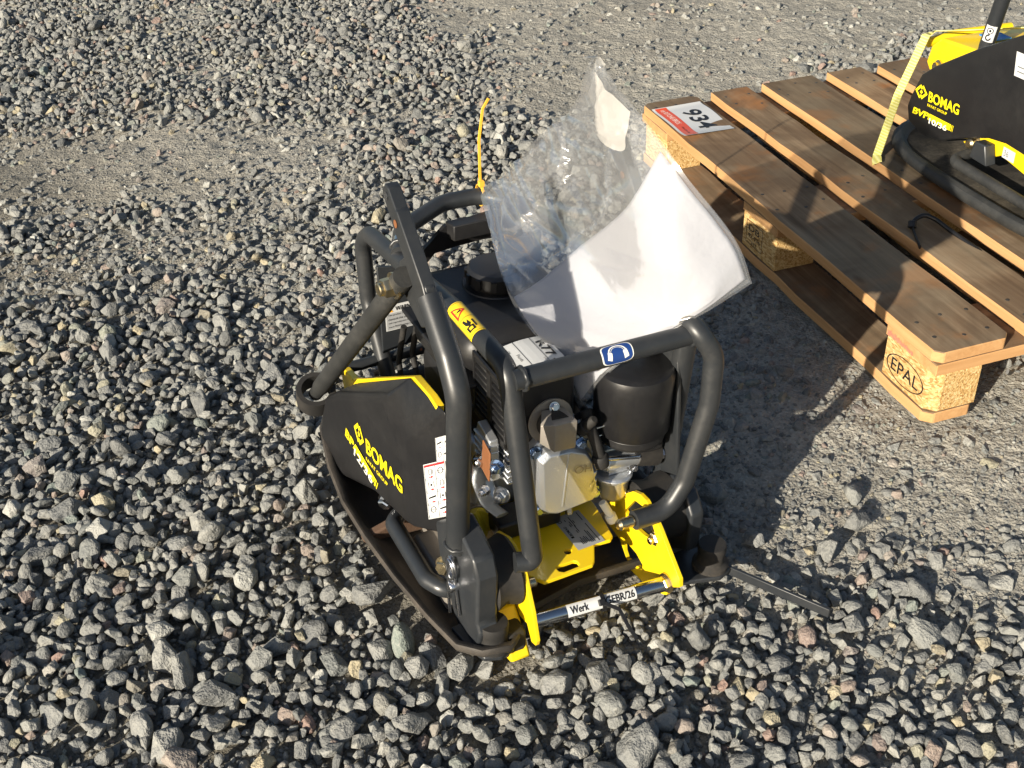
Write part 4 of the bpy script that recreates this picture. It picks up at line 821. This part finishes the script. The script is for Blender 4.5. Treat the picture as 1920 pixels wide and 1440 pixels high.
# spring clip pins
def clip(x, y, z, s_):
    bb = MB(); o0 = Vector((x, y, z)); X = Vector((s_, 0, 0)); Yv = Vector((0, 1, 0)); Z = Vector((0, 0, 1)); pth = []
    for k in range(41):
        a = 2 * math.pi * 2.0 * k / 40; pth.append(o0 + X * (.004 + .006 * k / 40) + Z * (.030 + .017 * math.cos(a)) + Yv * (.013 * math.sin(a)))
    bb.tube([o0 + X * .003 + Z * -.05 + Yv * -.012] + [o0 + X * .003 + Z * -.01 + Yv * -.004] + pth + [o0 + X * .011 + Z * -.010 + Yv * .004, o0 + X * .011 + Z * -.052 + Yv * .002], .0022, 8)
    bb.cyl(o0 + X * -.004 + Z * -.004, o0 + X * .012 + Z * -.004, .008, 16); return bb
clip(-.202, .051, .102, -1).obj("spring_clip", "zinc", pc, smooth=50)
b = MB(); b.lathe([(.016, 0), (.016, .02)], (.150, .060, .172), (1, 0, 0), 6); 
pth = [(.170, .060 + .016 * math.sin(a), .188 + .020 * math.cos(a)) for a in (2 * math.pi * k / 30 for k in range(31))]; MB().tube(pth, .0018, 8).obj("spring_clip", "zinc", pc, smooth=50)
MB().prism([(.045, .170), (.085, .150), (.170, .330), (.140, .40), (.075, .40), (.06, .30)], 0, .136, .142).obj("fork_plate", FR, pc, bevel=.002)
# front rod with wrapped label
MB().cyl((-.123, -.022, .062), (.073, -.046, .069), .0105, 28).obj("front_rod", "chrome", pc, smooth=40)
ra, rb_ = Vector((-.123, -.022, .062)), Vector((.073, -.046, .069)); rd = (rb_ - ra).normalized(); rn = Vector((0, -.72, .69)); rn = (rn - rn.dot(rd) * rd).normalized(); rt = rd.cross(rn)
if rt.z < 0: rt = -rt
def rodfn(x, y, k):
    th = (y - .5) * 1.75; return ra + rd * (.046 + .100 * x) + (rn * math.cos(th) + rt * math.sin(th)) * (.0107 + k)
d = Decal((0, 0, 0), (1, 0, 0), (0, 1, 0), fn=rodfn); d.grid("sticker_white", 0, 0, 1, 1, 0, 2, 14)
d.text("ink_black", "Werk", .04, .24, .30, .76, .016, 2); d.text("ink_black", "GEBR/26", .55, .24, .97, .76, .016, 2)
d.build("rod_label", pc, base="sticker_white")
# stickers on the tubes
a_, c_ = Vector((-.120, .212, .418)), Vector((-.120, .128, .418)); td = (c_ - a_).normalized(); tn = Vector((-.55, 0, .84)); tt_ = Vector((.84, 0, .55))
d = Decal((0, 0, 0), (1, 0, 0), (0, 1, 0), fn=lambda x, y, k: a_ + td * (.078 * x) + (tn * math.cos((y - .5) * 2.1) + tt_ * math.sin((y - .5) * 2.1)) * (.0137 + k))
d.grid("sticker_yellow", 0, 0, 1, 1, 0, 1, 14); d.frame("ink_black", .03, .05, .97, .95, .008, .012)
for q in ([(.10, .22), (.13, .22), (.29, .74), (.26, .80)], [(.42, .22), (.45, .22), (.29, .80), (.26, .74)], [(.10, .22), (.45, .22), (.42, .31), (.13, .31)]): d.poly("ink_red", q)
d.poly("ink_black", [(.262, .42), (.288, .42), (.30, .62), (.25, .62)]).rect("ink_black", .262, .34, .288, .39).rect("ink_black", .495, .06, .505, .94)
d.poly("ink_black", [(.56, .30), (.70, .34), (.78, .50), (.70, .62), (.58, .55), (.66, .47), (.55, .40)]).frame("ink_black", .76, .28, .90, .66, .035, .09).rect("ink_black", .62, .70, .84, .78)
d.build("warning_sticker", fl, base="sticker_yellow")
cb = [o for o in pc.children if o.name.startswith("frame_crossbar")][0]
d = Decal((0, 0, 0), (1, 0, 0), (0, 1, 0)); bn, bt = Vector((0, -.80, .60)), Vector((0, .60, .80))
d.fn = lambda x, y, k: Vector((.016 + .043 * (x - .5), .0381 - .0029 * (x - .5), .4107 + .0015 * (x - .5))) + (bn * math.cos((y - .5) * 2.0) + bt * math.sin((y - .5) * 2.0)) * (.0137 + k)
def octo(m, r_, k):
    q = [(.5 + r_ * .5 * math.copysign(abs(math.cos(a)) ** .5, math.cos(a)), .5 + r_ * .5 * math.copysign(abs(math.sin(a)) ** .5, math.sin(a))) for a in (2 * math.pi * i / 40 for i in range(40))]
    d.B(m).add([d.P(.5, .5, k)] + [d.P(.5 + (x - .5) * .5, .5 + (y - .5) * .5, k) for x, y in q] + [d.P(x, y, k) for x, y in q], [(0, 1 + i, 1 + (i + 1) % 40) for i in range(40)] + [(1 + i, 41 + i, 41 + (i + 1) % 40, 1 + (i + 1) % 40) for i in range(40)])
octo("logo_white", 1.0, 0); octo("sticker_blue", .92, 1)
for q in ([(.16, .30), (.30, .22), (.33, .56), (.20, .62)], [(.70, .22), (.84, .30), (.80, .62), (.67, .56)]): d.poly("logo_white", q, 2)
nn = 18
for i in range(nn):
    a0, a1 = math.pi * (1.0 - i / nn), math.pi * (1.0 - (i + 1) / nn); f_ = lambda a, r_: (.5 + .29 * r_ * math.cos(a), .56 + .32 * r_ * math.sin(a)); d.poly("logo_white", [f_(a0, 1), f_(a1, 1), f_(a1, .86), f_(a0, .86)], 2); d.poly("logo_white", [f_(a0, .74), f_(a1, .74), f_(a1, .69), f_(a0, .69)], 2)
d.build("ear_protection_sticker", cb, base="logo_white")
# warning sticker on the rear gusset
gp = [o for o in pc.children if o.name.startswith("gusset_plate")][0]
d = Decal((-.1275, .4918, .2349), (.062, 0, 0), (0, 0, .046), lift=.0006); d.n = Vector((0, -1, 0)); d.rect("sticker_white", 0, 0, 1, 1, 0); d.rect("sticker_grey", .03, .03, .98, .68); d.poly("ink_orange", [(.06, .72), (.22, .72), (.14, .94)])
d.text("ink_black", "WARNING", .28, .75, .92, .92, .02, 2)
for i, s_ in enumerate(("This product can expose you to", "chemicals that cause cancer", "and reproductive harm.", "www.P65Warnings.ca.gov")): d.text("ink_black", s_, .07, .56 - .155 * i, (.96, .86, .74, .80)[i], .645 - .155 * i, 0, 2)
d.build("warning_sticker", gp, base="sticker_white")
# dark cables behind the guard
for k, (a, c_) in enumerate((((-.105, .47, .25), (-.115, .46, .10)), ((-.085, .46, .26), (-.09, .44, .12)))): MB().tube([a, (a[0] - .006, a[1] + .02, (a[2] + c_[2]) / 2), c_], .005, 10, bend=.03).obj("cable", "black_rubber", pc, smooth=50)
MB().box((-.165, .40, .015), (.11, .50, .11)).obj("front_housing", "cast_paint", pc, bevel=.02, bseg=3)

# ------------------------------------------------------------------ documents: tie, bag, sheet
def loc(p): return M1 @ Vector(p)
b = MB(); pts = []
def strip(path, w, th, wd):
    bb = MB(); ps = [V3(p) for p in path]; n_ = len(ps); rings = []
    for i, p in enumerate(ps):
        tg = (ps[min(i + 1, n_ - 1)] - ps[max(i - 1, 0)]).normalized(); s_ = V3(wd); s_ = (s_ - s_.dot(tg) * tg).normalized(); nn_ = tg.cross(s_)
        rings.append([p + s_ * w + nn_ * th, p - s_ * w + nn_ * th, p - s_ * w - nn_ * th, p + s_ * w - nn_ * th])
    bb.loft(rings); return bb
lp = [loc((.072 + .001 * math.cos(a), .560 + .0175 * math.cos(a), .402 + .0175 * math.sin(a))) for a in (math.pi * (.5 + 2 * k / 24) for k in range(25))]
b = strip(lp, .0024, .0008, (1, .1, 0))
b2 = strip([loc((.072, .5600, .4190)), loc((.070, .556, .455)), loc((.068, .552, .500)), loc((.074, .549, .550)), loc((.083, .546, .566))], .0024, .0008, (1, .1, .1)); b.add(b2.v, b2.f); b.mi = [0] * len(b.f)
c3 = loc((.072, .556, .4235)); b.obox(c3, (.0045, .0006, 0), (-.0004, .004, 0), (0, 0, .0045))
tag(b.obj("cable_tie", "tie_yellow", smooth=0, bevel=.0005), "yellow cable tie sticking up from the bar above the plastic bag", "cable tie")
lpb = [ra + rd * .098 + (rn * math.cos(a) + rt * math.sin(a)) * .0128 for a in (2 * math.pi * k / 24 for k in range(25))]
b = strip([M1 @ p for p in lpb], .0030, .0009, rd[:]); e0 = ra + rd * .094 + rn * .015 ; b.obox(M1 @ e0, (.004, .0005, .0), (0, .003, .003), (0, -.003, .003))
b2 = strip([M1 @ p for p in (e0 + rn * .002, e0 + rd * .006 + Vector((.012, -.016, -.006)), e0 + Vector((.022, -.034, -.022)), e0 + Vector((.030, -.046, -.040)))], .0028, .0008, (1, .4, .3)); b.add(b2.v, b2.f); b.mi = [0] * len(b.f)
tag(b.obj("cable_tie", "tie_black", smooth=0, bevel=.0005), "black cable tie looped around the labelled rod", "cable tie")
# control net of the bag in the compactor's own axes
BAG = [[[0.0647, 0.535, 0.417], [0.0854, 0.47, 0.485], [0.1033, 0.4, 0.5578], [0.1146, 0.325, 0.6268], [0.108, 0.28, 0.7061]], [[0.0159, 0.4, 0.4151], [0.061, 0.375, 0.4337], [0.0885, 0.32, 0.4935], [0.1048, 0.255, 0.579], [0.1108, 0.225, 0.6826]], [[-0.0312, 0.255, 0.4216], [0.0279, 0.25, 0.4264], [0.0718, 0.225, 0.465], [0.098, 0.17, 0.5459], [0.1279, 0.165, 0.6474]], [[-0.0307, 0.19, 0.3882], [0.0264, 0.175, 0.3895], [0.0735, 0.145, 0.4301], [0.1042, 0.085, 0.5143], [0.1497, 0.1, 0.5969]], [[0.0063, 0.15, 0.3279], [0.0378, 0.12, 0.3662], [0.0813, 0.08, 0.4055], [0.1363, 0.035, 0.4625], [0.1871, 0.045, 0.5325]], [[0.0206, 0.12, 0.2758], [0.0433, 0.092, 0.3429], [0.0898, 0.06, 0.398], [0.1414, 0.028, 0.4454], [0.2035, 0.02, 0.4764]]]
def catmull(P, t_):
    n_ = len(P) - 1; i = min(int(t_), n_ - 1); f = t_ - i
    p1, p2 = P[i], P[i + 1]; p0 = P[i - 1] if i > 0 else 2 * P[0] - P[1]; p3 = P[i + 2] if i + 2 <= n_ else 2 * P[n_] - P[n_ - 1]
    return .5 * (2 * p1 + (p2 - p0) * f + (2 * p0 - 5 * p1 + 4 * p2 - p3) * f * f + (3 * p1 - p0 - 3 * p2 + p3) * f ** 3)
GB = [[Vector(p) for p in row] for row in BAG]
def bagp(r_, c_): return catmull([catmull(row, c_) for row in GB], r_)
def bagn(r_, c_):
    e = .02; a = bagp(min(r_ + e, 5), c_) - bagp(max(r_ - e, 0), c_); b_ = bagp(r_, min(c_ + e, 4)) - bagp(r_, max(c_ - e, 0)); n_ = a.cross(b_).normalized(); return n_ if n_.y < 0 else -n_
def sheet(r0f, r1f, c0, c1, nr, nc, off, wr, seed):
    bb = MB(); 
    for i in range(nr + 1):
        for j in range(nc + 1):
            c_ = c0 + (c1 - c0) * j / nc; r_ = r0f(c_) + (r1f(c_) - r0f(c_)) * i / nr; q = bagp(r_, c_); n_ = bagn(r_, c_)
            ed = min(1, min(i, nr - i, j, nc - j) / 3.0)
            w_ = .9 * mnoise.noise(Vector((r_ * .9 + seed, c_ * .8, seed))) + 1.3 * max(0, 1 - abs(mnoise.noise(Vector((r_ * 1.3 - c_ * 1.5, c_ * .35 + r_ * .2 + seed, 3.3 + seed)))) * 5) ** 2 + .9 * max(0, 1 - abs(mnoise.noise(Vector((r_ * .5 + seed, c_ * 1.7 - r_ * .3, 9.3 + seed)))) * 7) ** 2
            bb.v.append(tuple(q + n_ * (off(r_, c_) + wr(r_, c_) * w_)))
    for i in range(nr):
        for j in range(nc): a = i * (nc + 1) + j; bb.f.append((a, a + 1, a + nc + 2, a + nc + 1)); bb.mi.append(0)
    return bb
top = lambda c_: 2.42 - .42 * math.sin(math.pi * c_ / 4)
bag = thing("document_bag", "clear crumpled plastic bag tied to the compactor frame with a sheet inside", "plastic bag", mw=M1)
calm = lambda r_, c_: max(.0005, .0042 * float(smooth01(top(c_) + .05, top(c_) - .55, np.array(r_))))
sheet(lambda c_: 0, lambda c_: 5, 0, 4, 120, 100, lambda r_, c_: .0045, lambda r_, c_: calm(r_, c_), 1.7).obj("front_film", "clear_film", bag, smooth=180)
sheet(lambda c_: 0, lambda c_: 5, 0, 4, 90, 80, lambda r_, c_: -.0040, lambda r_, c_: calm(r_, c_) * 1.1, 8.3).obj("back_film", "clear_film", bag, smooth=180)
sheet(lambda c_: 0, lambda c_: .25 + 1.55 * math.sin(math.pi * .5 * min(1, (c_ - 3.2) / .42)) - .35 * max(0, c_ - 3.62), 3.20, 4.0, 30, 18, lambda r_, c_: .011, lambda r_, c_: .003, 4.4).obj("folded_flap", "milky_film", bag, smooth=180)
ps = sheet(top, lambda c_: 4.86, .06, 3.92, 48, 56, lambda r_, c_: 0, lambda r_, c_: .0007, 5.5).obj("paper_sheet", "paper", None, smooth=180)
ps.matrix_world = M1; tag(ps, "blank white paper sheet inside the clear bag over the compactor", "paper")
m_ = ps.modifiers.new("thick", 'SOLIDIFY'); m_.thickness = .0003

# ------------------------------------------------------------------ the other compactor on the pallet
pc2 = thing("plate_compactor", "second black compactor strapped to the pallet, cut by the picture's edge", "compactor", mw=Matrix.Translation((0, 0, .144)))
out2 = [(.36, .30), (.352, .45), (.352, .58), (.364, .68), (.392, .745), (.44, .79), (.52, .82), (.70, .82), (.78, .77), (.81, .66), (.815, .30), (.80, .20), (.74, .15), (.43, .15), (.375, .20)]
ce2 = Vector((.585, .48))
def ring2(ins_, z): 
    r_ = []
    for x, y in out2:
        v_ = Vector((x, y)) - ce2; v_ = v_ * (1 - ins_ / v_.length); r_.append((ce2.x + v_.x, ce2.y + v_.y, z))
    return r_
b = MB(); b.loft([ring2(.04, .002), ring2(.006, .006), ring2(0, .020), ring2(.006, .033), ring2(.022, .036), ring2(.029, .030), ring2(.031, .016)]); bp2 = b.obj("base_plate", "plate_rubbery", pc2, smooth=50, subd=1)
b = MB(); b.loft([ring2(.0305, .020), ring2(.032, .0235)], caps=True); b.obj("plate_pan", "plate_dusty", bp2, smooth=0)
q = [(.736, .114), (.742, .090), (.732, .061), (.691, .046), (.631, .050), (.578, .074), (.535, .092), (.491, .109), (.440, .116), (.390, .112), (.30, .10), (.22, .10), (.20, .30), (.25, .38), (.330, .375), (.453, .330), (.560, .272), (.678, .198), (.713, .169)]
b = MB(); cq = Vector((.46, .20)); sh = lambda k, x: [(x + .0 * (y - .5), cq.x + (y - cq.x) * k, cq.y + (z - cq.y) * k) for y, z in q]
def tilt(r_): return [(x - .056 * (y - .6), y, z) for x, y, z in r_]
b.loft([tilt(sh(1, .52)), tilt(sh(1, .436)), tilt(sh(.985, .432)), tilt(sh(.95, .430))]); gd2 = b.obj("belt_guard", "black_plastic", pc2, smooth=30)
nf2 = Vector((-.998, -.056, 0))
def dc2(O, ex, ey, lift=.0012):
    d_ = Decal((O[0], O[1], O[2] - .144), ex, ey, lift=lift); d_.n = nf2; return d_
dc2((.4259, .6736, .2678), (.0053, -.095, .0029), (-.0001, .0014, .0222)).text("logo_yellow", "BOMAG", 0, 0, 1, 1, .022).build("lettering", gd2)
dc2((.4259, .6736, .2575), (.0035, -.062, .0014), (0, .0006, .0057)).text("logo_yellow", "FAYAT GROUP", 0, 0, 1, 1, .012).build("lettering", gd2)
dc2((.4235, .7166, .2274), (.0028, -.0504, .003), (.0002, -.0031, .0147)).text("logo_yellow", "BVP", 0, 0, 1, 1, .03).build("lettering", gd2)
d = dc2((.4263, .6664, .2310), (.0045, -.0790, .0004), (.0001, -.0010, .0135)); d.poly("logo_yellow", [(0, 0), (.90, 0), (.90, 1), (.03, 1)]).rect("logo_yellow", .93, 0, .955, 1).rect("logo_yellow", .985, 0, 1.0, 1).build("lettering", gd2)
dc2((.4266, .6606, .2240), (.003, -.056, .0027), (0, -.0002, .0120), .0016).text("logo_white", "10/36", 0, 0, 1, 1, .016).build("lettering", gd2)
emblem((.4234, .7184, .2799), (.0011, -.0201, -.0184), (.0010, -.0185, .0186), lambda O, ex, ey: dc2(O, ex, ey), gd2)
d = dc2((.4385, .455, .395), (.004, -.07, 0), (0, .006, .045)); d.rect("sticker_white", 0, 0, 1, 1, 0); d.rect("ink_line", .1, .2, .9, .25); d.rect("ink_line", .1, .4, .8, .45); d.build("guard_label", gd2, base="sticker_white")
# yellow lower bracket, bolts, bar handle
q = [(.578, .066), (.545, .086), (.505, .106), (.450, .124), (.30, .13), (.30, .060), (.380, .070), (.46, .082), (.512, .052)]
MB().prism(q, 0, .452, .460).obj("lower_bracket", "yellow_paint", pc2, bevel=.002)
b = MB(); b.lathe([(.018, 0), (.018, .003), (.011, .004), (.011, .016), (.007, .020)], (.452, .540, .078), (-1, -.1, .1), 24); b.obj("bolt", "zinc_yellow", pc2, smooth=30)
MB().tube([(.455, .545, .055), (.405, .535, .052), (.398, .515, .052), (.40, .36, .052), (.40, .28, .052)], .0115, 16, bend=.02).obj("carry_handle", "plate_rubbery", pc2, smooth=50)
b = MB(); b.prism([(.520, .060), (.512, .098), (.480, .100), (.465, .060)], 0, .425, .450); b.obj("handle_bracket", CP, pc2, bevel=.003)
d = Decal((.451, .455, .082), (0, -.035, 0), (0, 0, .022)); d.n = Vector((-1, 0, 0)); d.rect("sticker_white", 0, 0, 1, 1, 0); d.text("ink_line", "36", .1, .2, .5, .8); d.build("bracket_label", pc2, base="sticker_white")
# yellow frame head behind the guard
b = MB(); b.prism([(.785, .165), (.775, .205), (.745, .228), (.60, .240), (.35, .245), (.35, .15), (.74, .12)], 0, .488, .70); b.obj("frame_head", "yellow_paint", pc2, bevel=.006, bseg=3)
b = MB(); b.tube([(.49, .790, .205), (.56, .792, .212), (.70, .790, .208)], .011, 14); b.obj("head_edge", "yellow_paint", pc2, smooth=50)
b = MB(); b.lathe([(.014, 0), (.014, .006), (.009, .008), (.009, .014)], (.488, .735, .170), (-1, .1, .1), 20); b.obj("bolt", "zinc_yellow", pc2, smooth=30)
b = MB(); b.box((.545, .655, .2395), (.590, .700, .2420)); b.obj("head_label", "tape_blue", pc2)
MB().tube([(.500, .622, .20), (.500, .619, .25), (.502, .602, .345), (.503, .585, .44), (.505, .56, .55)], .0150, 20).obj("handle_tube", FR, pc2, smooth=50)
h0 = Vector((.5005, .6165, .263)); hd = (Vector((.502, .602, .345)) - Vector((.500, .619, .25))).normalized(); hn = Vector((-.80, -.60, 0)); hn = (hn - hn.dot(hd) * hd).normalized(); hs = hd.cross(hn)
d = Decal((0, 0, 0), (1, 0, 0), (0, 1, 0), fn=lambda x, y, k: h0 + hd * (.034 * y) + (hn * math.cos((x - .5) * 1.5) + hs * math.sin((x - .5) * 1.5)) * (.0151 + k))
for i in range(10): d.rect("sticker_white", i / 10, 0, (i + 1) / 10, 1, 0)
d.ringd("ink_black", .5, .70, .28, .20, .25); d.disc("ink_black", .5, .70, .10, .08)
for i in range(10):
    a0, a1 = -.5 * math.pi + 1.5 * math.pi * i / 10, -.5 * math.pi + 1.5 * math.pi * (i + 1) / 10; f_ = lambda a, r_: (.5 + r_ * math.cos(a + math.pi), .28 + .8 * r_ * math.sin(a + math.pi)); d.poly("ink_black", [f_(a0, .26), f_(a1, .26), f_(a1, .14), f_(a0, .14)])
d.rect("ink_black", .44, .40, .56, .54); d.build("hoist_sticker", pc2, base="sticker_white")

# lashing strap over it
pth = [(.322, .676, .1452), (.330, .690, .1475), (.338, .702, .1500), (.40, .745, .262), (.470, .775, .372), (.490, .770, .3805), (.53, .735, .3850), (.62, .69, .3905), (.72, .65, .392)]
b = strip(pth, .0105, .0010, (.30, -.80, .28)); tag(b.obj("lashing_strap", "webbing", smooth=30), "yellow woven strap running from a pallet board over the second compactor", "strap")
